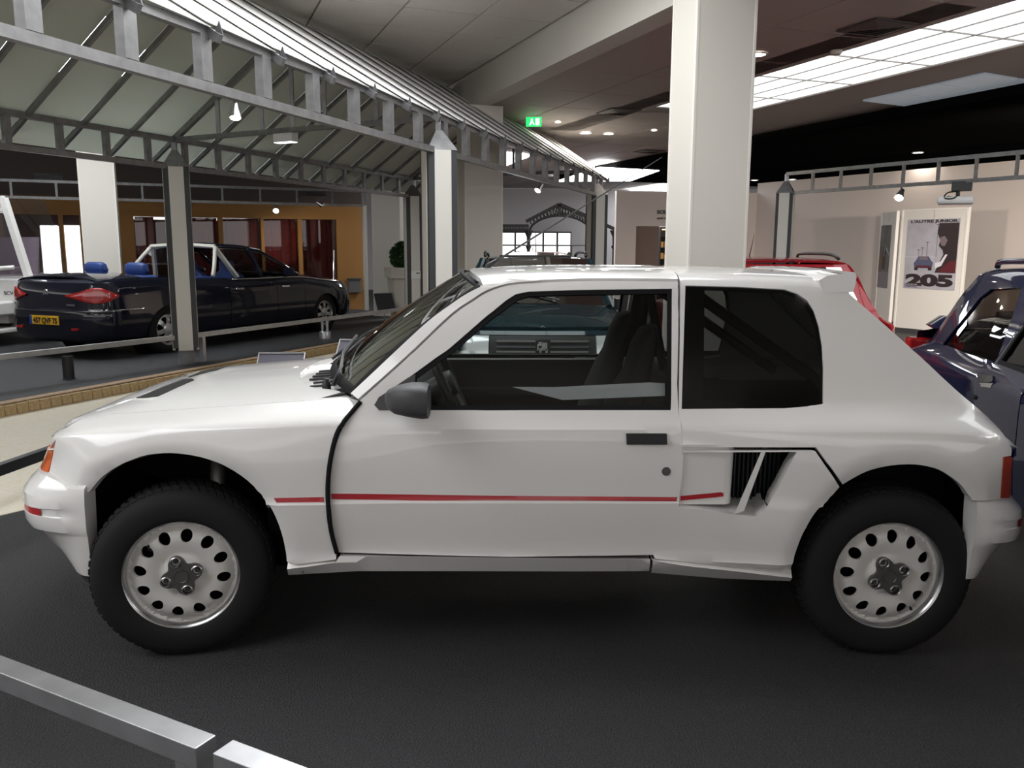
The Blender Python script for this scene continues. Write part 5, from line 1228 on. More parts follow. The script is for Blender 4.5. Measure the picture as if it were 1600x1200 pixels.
def poster_a(t, L, z1):
    x0, x1, z0, zz = L*.10, L*.90, z1-1.36, z1-.16; Wp, Hp = x1-x0, zz-z0
    p = MB().box(x0, x1, -.008, -.003, z0, zz).build('poster', M_pg, t)
    def fl(name, pts, m, lay=1): MB().prism([(x0+a*Wp, -.008-.0012*lay, z0+b*Hp) for a, b in pts], (0,.001,0)).build(name, m, p)
    fl('print', [(.60,.24),(.99,.24),(.99,.94),(.62,.94),(.60,.80),(.66,.70),(.64,.62),(.72,.56),(.74,.50),(.68,.40)], M_pd)
    fl('print', [(.66,.25),(.99,.25),(.99,.42),(.86,.40),(.76,.34)], M_prd, 2); fl('print', [(.60,.30),(.72,.34),(.82,.50),(.78,.50),(.70,.40),(.60,.38)], M_ppale, 3); fl('print', [(.66,.74),(.74,.76),(.80,.70),(.76,.62),(.70,.62),(.66,.68)], mat('poster_mid', (.16,.12,.14), .4), 3)
    fl('print', [(.0,.46),(.6,.46),(.6,.465),(.0,.465)], M_ppale, 1)
    fl('print', [(.20,.30),(.54,.30),(.56,.38),(.52,.41),(.47,.47),(.27,.47),(.22,.41),(.18,.37)], M_pb, 2); fl('print', [(.28,.42),(.46,.42),(.44,.46),(.30,.46)], mat('poster_mid', (.16,.12,.14), .4), 3); fl('print', [(.24,.31),(.52,.31),(.52,.34),(.24,.34)], M_prd, 3); fl('print', [(.20,.27),(.27,.27),(.27,.31),(.20,.31)], M_pd, 3); fl('print', [(.47,.27),(.54,.27),(.54,.31),(.47,.31)], M_pd, 3)
    for a, h in ((.26,.57),(.33,.60),(.42,.68),(.60,.93)): fl('print', [(a,.46),(a+.006,.46),(a+.006,h),(a,h)], M_pd, 2); fl('print', [(a-.035,h-.012),(a+.04,h-.012),(a+.04,h-.006),(a-.035,h-.006)], M_pd, 2)
    M_ = lambda a, b: Matrix.Translation((x0+a*Wp, -.011, z0+b*Hp)) @ Matrix.Rotation(R(90), 4, 'X')
    textM('headline', "L'AUTRE JUNIOR", Hp*.052, M_pd, p, M_(.06,.952), Wp*.90, extrude=.0005, bold=.003)
    textM('headline', "205", Hp*.215, M_pd, p, M_(.05,.055), Wp*.93, extrude=.0005, bold=.016)
    MB().box(x0+.03*Wp, x0+.30*Wp, -.013, -.0125, z0+.048*Hp, z0+.075*Hp).build('print', M_pd, p)
    textM('headline', "JUNIOR", Hp*.024, M_ppale, p, Matrix.Translation((0,-.0025,0)) @ M_(.04,.053), Wp*.25, extrude=.0003)
    textM('headline', "DIESEL", Hp*.026, M_pb, p, M_(.03,.018), Wp*.27, extrude=.0005, bold=.001)
def poster_b(t, L, z1):
    x0, x1, z0, zz = L*.02, L*.72, z1-1.36, z1-.22; Wp, Hp = x1-x0, zz-z0; p = MB().box(x0, x1, -.008, -.003, z0, zz).build('poster', mat('poster_teal', (.07,.075,.085), .3, noise=(5,.5)), t)
    def fl(pts, m): MB().prism([(x0+a*Wp, -.0095, z0+b*Hp) for a, b in pts], (0,.001,0)).build('print', m, p)
    fl([(0,.28),(.3,.30),(.3,.55),(0,.52)], mat('poster_tan', (.13,.07,.04), .4)); fl([(0,0),(1,0),(1,.26),(0,.26)], mat('poster_lilac', (.17,.15,.18), .4)); fl([(.36,.30),(.62,.30),(.64,.58),(.56,.66),(.44,.66),(.36,.56)], M_pd); fl([(.45,.50),(.55,.50),(.56,.64),(.44,.64)], M_ppale); fl([(.44,.64),(.57,.64),(.56,.70),(.46,.70)], mat('poster_skin', (.32,.2,.16), .5)); fl([(.64,.62),(.95,.52),(.95,.55),(.66,.66)], mat('poster_bluewhite', (.3,.42,.5), .4))
poster_stand('white panel with the large 205 poster at the right wall', cA[:2], cB[:2], zt_, poster_a)
poster_stand('narrow angled panel with a dim figure poster, left of the 205 poster', cC[:2], cA[:2]+A_([-.09,.03]), zt_-.02, poster_b)
# ------------------------------------------------------------------ other cars
def xz(surf, x, z):
    ts = np.linspace(0, surf.T[-1], 400); Q = surf.P(np.full(400, float(x)), ts); return (x, float(np.interp(z, Q[:, 2], ts)))
def rotM(x, y, deg, z=0., mir=False): return Matrix.Translation((x, y, z)) @ Matrix.Rotation(R(deg), 4, 'Z') @ (Matrix.Diagonal((1,-1,1,1)) if mir else Matrix.Identity(4))
S0F, S0C = make_surfs(0.)
def arc_pts(cx, cz, r, a0, a1, n=14): return [(cx+r*math.cos(a), cz+r*math.sin(a)) for a in np.linspace(R(a0), R(a1), n)]
def paint(name, col): return mat(name, col, .55, coat=1., spec=.1)
def hatch205(label, col, x, y, deg, rails=True, lamp_red=False, stripe=None, sunroof=False):
    """small three-door hatchback seen only in part behind the white car"""
    car = thing('hatchback', label, 'car', (x, y, 0), R(deg)); P = paint(f'{col[0]}_paint', col[1]); dz = -.03
    F_, C_ = S0F, S0C; h = .06
    af = [xz(F_, *p) for p in arc_pts(-1.27, .29, .36, 0, 180)]
    fen = [xz(F_, -.62, .33), xz(F_, -.62, .6), xz(F_, -.62, .84), (-.60, F_.T[11]-.004)]+[(q, F_.T[11]-.004) for q in (-.9, -1.2, -1.5, -1.68)]+[xz(F_, -1.74, .78), xz(F_, -1.80, .66), xz(F_, -1.62, .60)]+af[::-1]
    win = [xz(C_, *p) for p in ((-.52,.915),(-.20,1.29),(-.12,1.315),(.46,1.32),(.46,.915))]; qw = [xz(C_, *p) for p in ((.56,.915),(.56,1.315),(.95,1.30),(1.10,.93))]
    dr = [xz(C_, *p) for p in ((-.60,.36),(.50,.36),(.51,.9),(.51,1.345),(-.12,1.34),(-.26,1.30),(-.60,.92))]
    ar = [xz(C_, *p) for p in arc_pts(1.27, .29, .36, 180, 0)]
    tc = C_.T[-1]
    qu = [(.52, tc), (1.20, tc), (1.20, C_.T[15]), (1.22, C_.T[14])]+[xz(C_, *p) for p in ((1.42,1.08),(1.60,.90),(1.70,.80),(1.74,.70),(1.72,.60),(1.66,.56))]+ar[::-1]+[xz(C_, .90, .33)]+[xz(C_, .52, .36), xz(C_, .52, .9), (.52, C_.T[14])]
    for sd in (-1, 1):
        fe = panel('fender', F_, fen, P, car, h=h, hb=.03, side=sd); d = panel('door', C_, dr, P, car, holes=[win], h=h, hb=.03, side=sd); panel('window', C_, win, M_glass_d, d, h=.15, hb=.06, side=sd, off=-.01, flange=0)
        q = panel('quarter_panel', C_, qu, P, car, holes=[qw], h=h, hb=.03, side=sd); panel('window', C_, qw, M_glass_d, q, h=.15, hb=.06, side=sd, off=-.01, flange=0)
        if rails: MB().tube(cr([(-.1, sd*.50, 1.385), (0, sd*.505, 1.42), (.8, sd*.50, 1.42), (1.05, sd*.49, 1.38)], 4), .016, 6).build('roof_rail', M_black, car, True)
        for wx in (-1.27, 1.27): make_wheel(car, (wx, sd*.75, .30), sd, 0, detail=False, lo=True, white=False, rimmat=M_alu, r=.30)
        MB().box(-.72, -.5, *sorted((sd*.74, sd*.80)), .90, 1.0).build('mirror', M_black, car)
    bon = [(-.63, F_.T[11]), (-.90, F_.T[11]), (-1.2, F_.T[11]), (-1.5, F_.T[11]), (-1.69, F_.T[11]), (-1.72, F_.T[12]), (-1.74, F_.T[-1]), (-.86, F_.T[-1]), (-.80, F_.T[13])]
    panel('bonnet', F_, bon, P, car, h=h, hb=.04, side=0)
    panel('roof', C_, [(.50, C_.T[14]+.01), (.50, tc), (-.24, tc), (-.19, C_.T[15]), (-.12, C_.T[14]+.01)], P, car, h=h, hb=.04, side=0)
    if sunroof: MB().box(-.05, .45, -.36, .36, 1.385, 1.395).build('sunroof', M_black, car)
    def ws(s, q): xb = -.68-.15*(1-s*s); xt = -.21-.04*(1-s*s); return (xb+(xt-xb)*q, s*(.67+(.53-.67)*q), .93+.035*(1-s*s)+(1.352+.03*(1-s*s)-.93-.035*(1-s*s))*q)
    MB().grid([[ws(s, q) for s in np.linspace(-1, 1, 11)] for q in np.linspace(0, 1, 5)]).build('windscreen', glass('deep_glass', (.10,.11,.12), .6), car, True)
    for sd in (-1, 1): MB().tube([ws(sd*1.0, 0), ws(sd*1.0, 1)], .03, 6).build('windscreen_pillar', P, car)
    for y0 in (-.3, .25): MB().tube([A_(ws(y0, .04))+A_([-.02,0,.02]), A_(ws(y0+.6, .22))+A_([-.02,0,.02])], .009, 5).build('wiper', M_black, car)
    # nose: grille with bright bars, glass lamps, bumper
    fp = cr([(-1.66,.72),(-1.74,.66),(-1.78,.5),(-1.80,.3),(-1.81,0),(-1.80,-.3),(-1.78,-.5),(-1.74,-.66),(-1.66,-.72)], 3)
    no = sweep(fp, [(-.06,.58),(-.02,.60),(-.03,.70),(-.05,.76),(-.07,.80),(-.10,.815)], M_black, 'grille', car)
    lp = [p for p in fp if abs(p[1]) > .40]; M_lens = mat('lamp_glass', (.62,.64,.64), .12, .35, coat=1)
    for sg in (1, -1): sweep([p for p in lp if p[1]*sg > 0], [(-.02,.60),(.006,.61),(-.004,.70),(-.022,.755),(-.05,.765)], M_lens, 'headlamp', no)
    for z in (.625, .665, .71): sweep([p for p in fp if abs(p[1]) < .42], [(-.03,z),(-.008,z+.004),(-.012,z+.018),(-.03,z+.02)], M_chrome if z != .665 else M_dark, 'grille_bar', no)
    sweep([p for p in fp], [(-.07,.765),(-.045,.77),(-.06,.80),(-.10,.815)], P, 'nose_trim', no)
    em = MB().box(-1.815,-1.80,-.06,.06,.615,.735).build('badge', M_black, no)
    MB().box(-1.822,-1.815,-.035,.01,.65,.715).box(-1.822,-1.815,.005,.035,.69,.72).box(-1.822,-1.815,-.04,-.02,.63,.66).box(-1.822,-1.815,.01,.03,.63,.67).box(-1.822,-1.815,.035,.045,.65,.705).build('emblem', M_chrome, no)
    sweep(cr([(-1.55,.79),(-1.75,.76),(-1.84,.64),(-1.88,.35),(-1.89,0),(-1.88,-.35),(-1.84,-.64),(-1.75,-.76),(-1.55,-.79)], 3), [(-.08,.585),(0,.575),(.015,.55),(.015,.48),(0,.44),(-.03,.40),(-.05,.28),(-.08,.28)], M_black, 'bumper', car)
    if stripe: sweep(cr([(-1.55,.79),(-1.75,.76),(-1.84,.64),(-1.88,.35),(-1.89,0),(-1.88,-.35),(-1.84,-.64),(-1.75,-.76),(-1.55,-.79)], 3), [(.012,.535),(.018,.533),(.018,.508),(.012,.506)], M_red, 'stripe', car)
    sweep(cr([(1.50,-.79),(1.68,-.76),(1.78,-.6),(1.80,0),(1.78,.6),(1.68,.76),(1.50,.79)], 3), [(-.08,.585),(0,.575),(.015,.55),(.015,.48),(0,.44),(-.05,.28),(-.08,.28)], M_black, 'bumper', car)
    if stripe: sweep(cr([(1.50,-.79),(1.68,-.76),(1.78,-.6),(1.80,0),(1.78,.6),(1.68,.76),(1.50,.79)], 3), [(.012,.535),(.018,.533),(.018,.508),(.012,.506)], M_red, 'stripe', car)
    ed = [(1.215,1.33,.50),(1.42,1.08,.60),(1.60,.90,.66),(1.72,.78,.62),(1.74,.56,.62)]
    tg = MB().grid([[(X+.04*(1-s*s), s*Y, Z) for s in np.linspace(-1,1,7)] for X, Z, Y in ed]).build('tailgate', P, car, 40)
    MB().grid([[(X+.04*(1-s*s)+.006, s*Y*.84, Z+.006) for s in np.linspace(-1,1,7)] for X, Z, Y in ((1.24,1.30,.52),(1.55,.95,.62))]).build('rear_window', M_glass_d, tg)
    for sd in (-1, 1): MB().cbox(1.73, 1.765, *sorted((sd*.45, sd*.64)), .60, .78, .008).build('tail_lamp', M_redlens, tg)
    MB().tube([(-.15,0,1.38),(.0,0,1.62)], [.006,.002], 5).build('aerial', M_black, car)
    MB().box(-1.4, 1.5, -.62, .62, .25, .55).build('underbody', M_under, car); MB().box(-.45, 1.2, -.64, .64, .5, .86).build('cabin_tub', M_int, car)
    for sy in (-.33, .33): loft('seat', [((.2,sy,.55),(.1,0,0),(0,.22,0)), ((.3,sy,.95),(.07,0,0),(0,.22,0)), ((.35,sy,1.02),(.05,0,0),(0,.13,0)), ((.37,sy,1.16),(.04,0,0),(0,.12,0))], M_int, car, 12)
    return car
hatch205('teal hatchback facing the viewer, grille and headlamp seen through the white car door window', ('teal', (.003,.018,.025)), .20, 4.88, 90, rails=True, sunroof=True)
hatch205('red hatchback whose roof shows right of the thick cream column', ('red', (.36,.010,.018)), 2.52, 5.27, -90, rails=True, stripe=True)
hatch205('pale pink old car far behind, a sliver of roof below the distant window', ('pale_pink', (.55,.36,.34)), .55, 15.2, 75, rails=False)

# dark blue five-door at the right edge, its side seen from behind
BX, BY, BD = 2.943, -.06, 79.6
BF, BC = make_surfs(0., rotM(BX, BY, BD, mir=True))
def blue_car():
    car = thing('blue_hatchback', 'dark blue five-door hatchback with boot spoiler, cut by the right edge', 'car', (BX, BY, 0), R(BD)); P = paint('dark_blue_paint', (.004,.007,.034)); sd = 1
    glassb = glass('brown_tint_glass', (.34,.31,.28), 1.0)
    I = BC.invs; tc = BC.T[-1]
    qwin = I([(1472,538),(1490,516),(1508,494),(1530,466),(1548,452),(1596,449),(1580,500),(1556,566),(1510,552)])
    x_b = BC.inv(1541, 573)[0]
    seam = I([(1540,570),(1527,600),(1518,640),(1510,690)])
    X1 = max(p[0] for p in qwin)
    ar = [xz(BC, *p) for p in arc_pts(1.27, .29, .37, 180, 0)]
    zz = lambda *pts: [xz(BC, *p) for p in pts]
    xs = seam[1][0]
    quart = [(xs-.28, C14)for C14 in (BC.T[14]+.01,)]+[(xs-.28, tc), (1.10, tc), (1.12, BC.T[15]), (1.16, BC.T[14])]+zz((1.36,1.10),(1.46,1.00),(1.66,.955),(1.76,.94),(1.79,.88),(1.79,.70),(1.74,.56))+ar[::-1]+zz((.92,.36),(xs+.03,.40),(xs+.015,.60))+[(seam[1][0]+.006, seam[1][1]), (seam[0][0]+.006, seam[0][1])]+zz((xs-.05,.935),(xs-.16,1.12),(xs-.26,1.30))
    wl = zz((xs-.09,.925),(xs-.20,1.15),(xs-.30,1.31),(-.02,1.31),(-.10,1.29),(-.10,.92))
    rdoor = zz((xs-.055,.93),(xs-.165,1.12),(xs-.27,1.335),(-.15,1.34),(-.15,.36),(xs+.02,.38),(xs+.008,.60))+[(seam[0][0]-.004, seam[0][1])]
    fdoor = zz((-.16,.36),(-.16,1.34),(-.22,1.31),(-.60,.92),(-.60,.36))
    fwin = zz((-.2,.92),(-.2,1.29),(-.48,.94))
    for s_ in (1, -1):
        hh = .035 if s_ == 1 else .08
        q = panel('quarter_panel', BC, quart, P, car, holes=[qwin], h=hh, hb=.02, side=s_); panel('window', BC, qwin, glassb, q, h=.1, hb=.05, side=s_, off=-.01, flange=0)
        d = panel('door', BC, rdoor, P, car, holes=[wl], h=hh, hb=.02, side=s_); panel('window', BC, wl, glassb, d, h=.1, hb=.05, side=s_, off=-.01, flange=0)
        panel('window_seal', BC, [(p[0], p[1]) for p in wl], M_seal, d, holes=[zz((xs-.125,.945),(xs-.225,1.15),(xs-.315,1.29),(-.04,1.29),(-.08,1.27),(-.08,.945))], h=.06, side=s_, off=.003, flange=.01)
        hp = I([(1532,586),(1553,588),(1552,598),(1531,597)]); panel('handle', BC, hp, M_black, d, h=.03, side=s_, off=.008, flange=.01); hc = I([(1531,598),(1552,599),(1548,606),(1533,604)]); panel('handle_cup', BC, hc, M_chrome, d, h=.03, side=s_, off=.002, flange=.002)
        c_ = BC.inv(1524, 620); pc = BC.P([c_[0]], [c_[1]])[0]; MB().lathe([(0,.006),(.013,.006),(.015,-.002)], 14, 'y', (pc[0], 0, pc[2])).build('lock', M_black, d, 30).location = (0, -pc[1]*s_+.002*s_, 0)
        f = panel('door', BC, fdoor, P, car, holes=[fwin], h=.08, hb=.04, side=s_)
        for poly in (zz((xs+.0,.52),(xs,.60),(-.14,.60),(-.14,.52)), zz((.98,.66),(1.05,.66),(1.70,.60),(1.70,.58),(1.66,.56))[:0]):
            if poly: panel('side_moulding', BC, poly, M_plast, car, h=.06, side=s_, off=.012, flange=.012)
        panel('side_moulding', BC, zz((xs+.03,.52),(xs+.03,.60),(.90,.60),(.88,.52)), M_plast, car, h=.06, side=s_, off=.012, flange=.012)
        for wx in (-1.27, 1.27): make_wheel(car, (wx, s_*.75, .30), s_, 0, detail=False, lo=True, white=False, rimmat=M_alu, r=.30)
        MB().tube(cr([(1.02, s_*.50, 1.375), (.9, s_*.515, 1.405), (.3, s_*.515, 1.41), (-.1, s_*.50, 1.385)], 4), .017, 6).build('roof_rail', P, car, True)
        af = [xz(BF, *p) for p in arc_pts(-1.27, .29, .36, 0, 180)]
        panel('fender', BF, [xz(BF, -.62, .33), xz(BF, -.62, .84), (-.60, BF.T[11]-.004)]+[(q_, BF.T[11]-.004) for q_ in (-.9, -1.2, -1.5, -1.68)]+[xz(BF, -1.74, .78), xz(BF, -1.80, .66), xz(BF, -1.62, .60)]+af[::-1], P, car, h=.08, hb=.04, side=s_)
        tl = I([(1419,517),(1428,519),(1450,541),(1446,549)]); 
    panel('roof', BC, [(xs-.285, BC.T[14]+.01), (xs-.285, tc), (-.24, tc), (-.19, BC.T[15]), (-.12, BC.T[14]+.01)], P, car, h=.06, hb=.03, side=0)
    panel('bonnet', BF, [(-.63, BF.T[11]), (-1.2, BF.T[11]), (-1.69, BF.T[11]), (-1.74, BF.T[-1]), (-.86, BF.T[-1])], P, car, h=.08, hb=.05, side=0)
    ed = [(1.14,1.345,.49),(1.36,1.10,.59),(1.47,.985,.64)]
    tg = MB().grid([[(X+.03*(1-s*s), s*Y, Z+.012*(1-s*s)) for s in np.linspace(-1,1,9)] for X, Z, Y in ed]).build('rear_window', glassb, car, 40)
    bt = MB().grid([[(X+.03*(1-s*s), s*Y, Z) for s in np.linspace(-1,1,9)] for X, Z, Y in ((1.47,.985,.66),(1.64,.955,.69),(1.77,.94,.67),(1.80,.88,.67),(1.80,.60,.66),(1.74,.50,.64))]).build('boot_lid', P, car, 40)
    sp = [(1.60,.98),(1.64,1.035),(1.70,1.05),(1.78,1.045),(1.79,1.03),(1.72,1.015)]; rows = []
    for yy in np.linspace(-.62, .62, 17):
        k = min(1., (.62-abs(yy))/.08); rows.append([(X, yy, .955+(Z-.955)*(.35+.65*k)) for X, Z in sp])
    b = MB().grid(rows, True); b.f.append(tuple(range(6))[::-1]); b.f.append(tuple(16*6+i for i in range(6))); recalc(b.build('boot_spoiler', P, car, 40))
    for s_ in (-1, 1): MB().cbox(1.72, 1.815, *sorted((s_*.50, s_*.735)), .70, .90, .015).build('tail_lamp', M_redlens, car)
    sweep(cr([(1.50,-.79),(1.70,-.77),(1.82,-.6),(1.85,0),(1.82,.6),(1.70,.77),(1.50,.79)], 3), [(-.08,.60),(0,.59),(.02,.55),(.02,.46),(0,.42),(-.05,.28),(-.08,.28)], P, 'bumper', car)
    sweep(cr([(-1.55,.79),(-1.75,.76),(-1.84,.64),(-1.88,.35),(-1.89,0),(-1.88,-.35),(-1.84,-.64),(-1.75,-.76),(-1.55,-.79)], 3), [(-.1,.80),(-.04,.72),(-.02,.60),(.015,.55),(.015,.48),(-.05,.28),(-.08,.28)], P, 'bumper', car)
    def ws(s, q): xb = -.68-.15*(1-s*s); xt = -.21-.04*(1-s*s); return (xb+(xt-xb)*q, s*(.67+(.53-.67)*q), .93+.035*(1-s*s)+(1.352+.03*(1-s*s)-.93-.035*(1-s*s))*q)
    MB().grid([[ws(s, q) for s in np.linspace(-1, 1, 11)] for q in np.linspace(0, 1, 5)]).build('windscreen', glassb, car, True)
    MB().box(-1.4, 1.6, -.62, .62, .25, .55).build('underbody', M_under, car); MB().box(-.45, 1.3, -.64, .64, .5, .84).build('cabin_tub', M_int, car); MB().box(1.0, 1.45, -.62, .62, .84, .90).build('parcel_shelf', M_int, car)
    for sy in (-.33, .33):
        for sx in (.1, .95): loft('seat', [((sx,sy,.55),(.1,0,0),(0,.24,0)), ((sx+.1,sy,.92),(.07,0,0),(0,.24,0)), ((sx+.14,sy,1.0),(.05,0,0),(0,.14,0)), ((sx+.16,sy,1.12),(.04,0,0),(0,.12,0))], M_int, car, 12)
blue_car()
# ------------------------------------------------------------------ dark blue open-top limousine and the white platform van at the left
def limo():
    wr, wf = onz(262,550,.1)[:2], onz(505,516,.1)[:2]; ax = (wf-wr)/np.linalg.norm(wf-wr); wbh = np.linalg.norm(wf-wr)/2; sid = A_([ax[1], -ax[0]])
    O = (wr+wf)/2-sid*.80; deg = math.degrees(math.atan2(-ax[1], -ax[0]))
    M = rotM(O[0], O[1], deg, .1, mir=True); car = thing('limousine', 'long dark blue limousine with open rear cabin and blue leather seats', 'car', (O[0], O[1], .1), R(deg))
    P = paint('midnight_blue_paint', (.004,.005,.014)); sd = 1
    xr, xf = wbh, -wbh; XT, XN = wbh+1.08, -wbh-.93
    D = tb((XN,-.42),(XN+.06,-.24),(XN+.2,-.10),(XN+.45,-.02),(xf,.0),(0,0),(xr,0),(XT-.45,-.03),(XT-.2,-.10),(XT-.08,-.22),(XT,-.42))
    ks = [(.80,.20),(.86,.26),(.885,.36),(.90,.50),(.895,.62),(.87,.78),(.835,.87)]
    wl = [(lambda x, w=w: w+D(x)) for w, z in ks]; zl = [const(z) for w, z in ks]
    zsh = tb((XN,.66),(XN+.15,.74),(xf+.1,.86),(-.9,.92),(0,.92),(1.0,.93),(xr,.97),(XT-.5,.97),(XT-.15,.94),(XT,.88))
    zl[5] = lambda x: zsh(x)-.09; zl[6] = lambda x: zsh(x); zl[4] = lambda x: np.minimum(.62, zsh(x)-.16)
    Fu = Surf(wl+[lambda x: .74+D(x)*1.0, lambda x: np.maximum(.4+D(x)*.7, .02), const(0)], zl+[lambda x: zsh(x)+.03, lambda x: zsh(x)+.06, lambda x: zsh(x)+.07], XN, XT, 0., M); Fu.sym = True
    Z = lambda *pts: [xz(Fu, *p) for p in pts]
    af = Z(*arc_pts(xf, .25, .37, 0, 180)); ar = Z(*arc_pts(xr, .25, .37, 0, 180)); tB = Fu.T[6]+.02
    xa, xb, xc, xd = xf+.55, -.45, .55, 1.0
    par = dict(h=.06, hb=.03, side=sd)
    for s_ in (1, -1):
        pr = dict(h=.07, hb=.03, side=s_, flange=.02)
        panel('fender', Fu, Z((xa,.22),(xa,.5),(xa,.8))+[(xa, tB), (xf, tB), (XN+.3, tB)]+Z((XN+.08,.66),(XN+.03,.5),(XN+.06,.28),(xf-.42,.22))+af[::-1], P, car, **pr)
        for a, c in ((xa+.008, xb), (xb+.008, xc)):
            d = panel('door', Fu, Z((a,.24),(c,.24),(c,.5),(c,.8))+[(c, tB), (a, tB)]+Z((a,.8),(a,.5)), P, car, **pr); MB().cbox(c-.26, c-.10, *sorted((s_*.885, s_*.915)), .76, .79, .008).build('handle', M_chrome, d)
        panel('quarter_panel', Fu, Z((xc+.008,.22),(xr-.42,.22))+ar[::-1]+Z((xr+.42,.24),(XT-.12,.26),(XT-.06,.5),(XT-.06,.7),(XT-.08,.86))+[(XT-.15, tB), (xr, tB), (xc+.008, tB)]+Z((xc+.008,.8),(xc+.008,.5)), P, car, **pr)
        ch = [(x, t) for x in np.linspace(XN+.5, XT-.1, 40) for t in [xz(Fu, x, float(zsh(A_([x]))[0])-.01)[1]] if x < xc]
        surf_tube(Fu, ch, .012, 'waist_trim', M_chrome, car, off=.004, side=s_)
        surf_tube(Fu, Z(*[(x, .60) for x in np.linspace(xr+.42, XT-.06, 10)]), .012, 'bumper_trim', M_chrome, car, off=.006, side=s_)
        for wx in (xf, xr): make_wheel(car, (wx, s_*.85, .30), s_, 0, detail=False, lo=False, white=False, style=7, spin=.2, rimmat=mat('silver_wheel', (.55,.55,.56), .3, .8), r=.32)
        for wx in (xf, xr): MB().lathe([(.0,.0),(.38,.0),(.38,.2)], 24, 'y', (wx, 0, .27)).build('wheel_arch_liner', M_under, car).location = (0, s_*.66-.1, 0)
        tq = Fu.invs([(112,466),(120,458),(140,452),(160,452),(190,460),(200,466),(185,470),(150,470),(120,469)])
        if s_ == 1: pass
    # bonnet, boot lid, closed front roof
    tc = Fu.T[-1]
    panel('bonnet', Fu, [(xa+.1, tB+.01), (xf, tB+.01), (XN+.32, tB+.01), (XN+.10, tc), (xa+.25, tc)], P, car, h=.08, hb=.05, side=0)
    panel('boot_lid', Fu, [(XT-.16, tB+.01), (xr+.35, tB+.01), (xr+.25, tc), (XT-.12, tc)], P, car, h=.06, hb=.04, side=0)
    # tail: face with lamps, plate, trim and bumper
    tp = cr([(XT-.34,-.85),(XT-.2,-.80),(XT-.08,-.68),(XT-.01,-.45),(XT+.02,0),(XT-.01,.45),(XT-.08,.68),(XT-.2,.80),(XT-.34,.85)], 4)
    ta = sweep(tp, [(-.10,.20),(-.02,.24),(.02,.32),(.03,.45),(.03,.55),(.02,.60),(-.005,.62),(-.01,.75),(-.02,.85),(-.05,.93),(-.12,.965),(-.5,.985)], P, 'tail', car)
    sweep(tp, [(.022,.585),(.036,.588),(.036,.60),(.022,.603)], M_chrome, 'bumper_trim', ta)
    for sg in (1, -1):
        pp = [p for p in tp if p[1]*sg > .34]; b = MB(); rows = []
        P_ = A_(pp); T_ = np.gradient(P_, axis=0); T_ /= np.linalg.norm(T_, axis=1, keepdims=True); N_ = np.stack([T_[:,1], -T_[:,0]], 1); n = len(pp)
        for i, (p, nn) in enumerate(zip(P_, N_)):
            k = math.sin(math.pi*(i+.3)/(n-.4)); rows.append([(p[0]+nn[0]*a, p[1]+nn[1]*a, .775+dz*k) for a, dz in ((-.02,-.10),(.012,-.085),(.014,0),(.004,.085),(-.03,.10))])
        b.grid(rows).build('tail_lamp', M_redlens, ta, 40)
        MB().cbox(XT+.0, XT+.035, *sorted((sg*.44, sg*.54)), .36, .39, .006).build('fog_lamp', M_redlens, ta)
    M_plate = mat('plate_yellow', (.72,.42,.02), .4)
    pl = MB().cbox(XT+.045, XT+.055, -.26, .26, .42, .53, .004).build('number_plate', M_plate, ta)
    MB().box(XT+.055, XT+.0565, -.26, -.215, .422, .528).build('plate_band', mat('plate_blue', (.02,.05,.3), .4), ta)
    MM = Matrix(((0,0,1,XT+.056),(1,0,0,0),(0,1,0,.44),(0,0,0,1)))
    textM('plate_text', '457 QVF 75', .088, M_black, ta, Matrix.Translation((0,.022,0)) @ MM, .43, extrude=.001, align='CENTER', bold=.004)
    MB().lathe([(0,.006),(.045,.006),(.05,0)], 16, 'x', (XT-.0,0,.80)).build('badge', M_chrome, ta); MB().box(XT-.01, XT+.004, .35, .50, .655, .675).build('model_script', M_chrome, ta)
    # nose
    npx = cr([(XN+.34,.86),(XN+.16,.78),(XN+.05,.6),(XN+.0,.3),(XN-.01,0),(XN+.0,-.3),(XN+.05,-.6),(XN+.16,-.78),(XN+.34,-.86)], 4)
    no = sweep(npx, [(-.1,.2),(0,.26),(.02,.40),(.01,.52),(-.03,.58),(-.05,.68),(-.14,.76),(-.3,.80)], P, 'nose', car)
    for sg in (1,-1): sweep([p for p in npx if p[1]*sg > .42], [(-.03,.58),(-.008,.59),(-.03,.69),(-.12,.745)], mat('lamp_glass', (.62,.64,.64), .12, .35, coat=1), 'headlamp', no)
    # front cabin roof over x from xa-ish to xc, with pillars and glass
    zr = 1.36
    prof = [(-1.05,.94,.80),(-.75,1.12,.72),(-.40,1.30,.62),(-.10,1.355,.58),(.25,1.37,.57),(.48,1.365,.57)]
    ro = MB().grid([[(x, s*w, z+.03*(1-s*s)) for s in np.linspace(-1,1,9)] for x, z, w in prof[2:]]); solidify(ro.build('roof', P, car, 50), .03)
    MB().grid([[(x, s*w, z+.03*(1-s*s)) for s in np.linspace(-1,1,9)] for x, z, w in prof[:3]]).build('windscreen', M_glass_d, car, 50)
    gl = M_glass
    M_wt = mat('pale_trim', (.52,.5,.45), .5)
    for s_ in (1, -1):
        MB().tube([(x, s_*w, z) for x, z, w in prof], .022, 6).build('roof_edge', M_chrome if False else P, car, True); MB().tube([(x, s_*(w+.012), z-.03) for x, z, w in prof], .007, 5).build('roof_trim', M_chrome, car, True)
        b = MB().grid([[(x, s_*w, z) for x, z, w in prof], [(x, s_*.83, .935) for x, z, w in prof]]); b.build('side_glass', gl, car, True)
        for x0, x1, wd in ((-.22,-.13,.05),(.30,.50,.06)): MB().bar((x0, s_*.80, .93), (x1 if x1 > .4 else x1-.12+.1, s_*.60, 1.35), wd, .04, (1,0,0)).build('pillar', P if wd == .05 else M_wt, car)
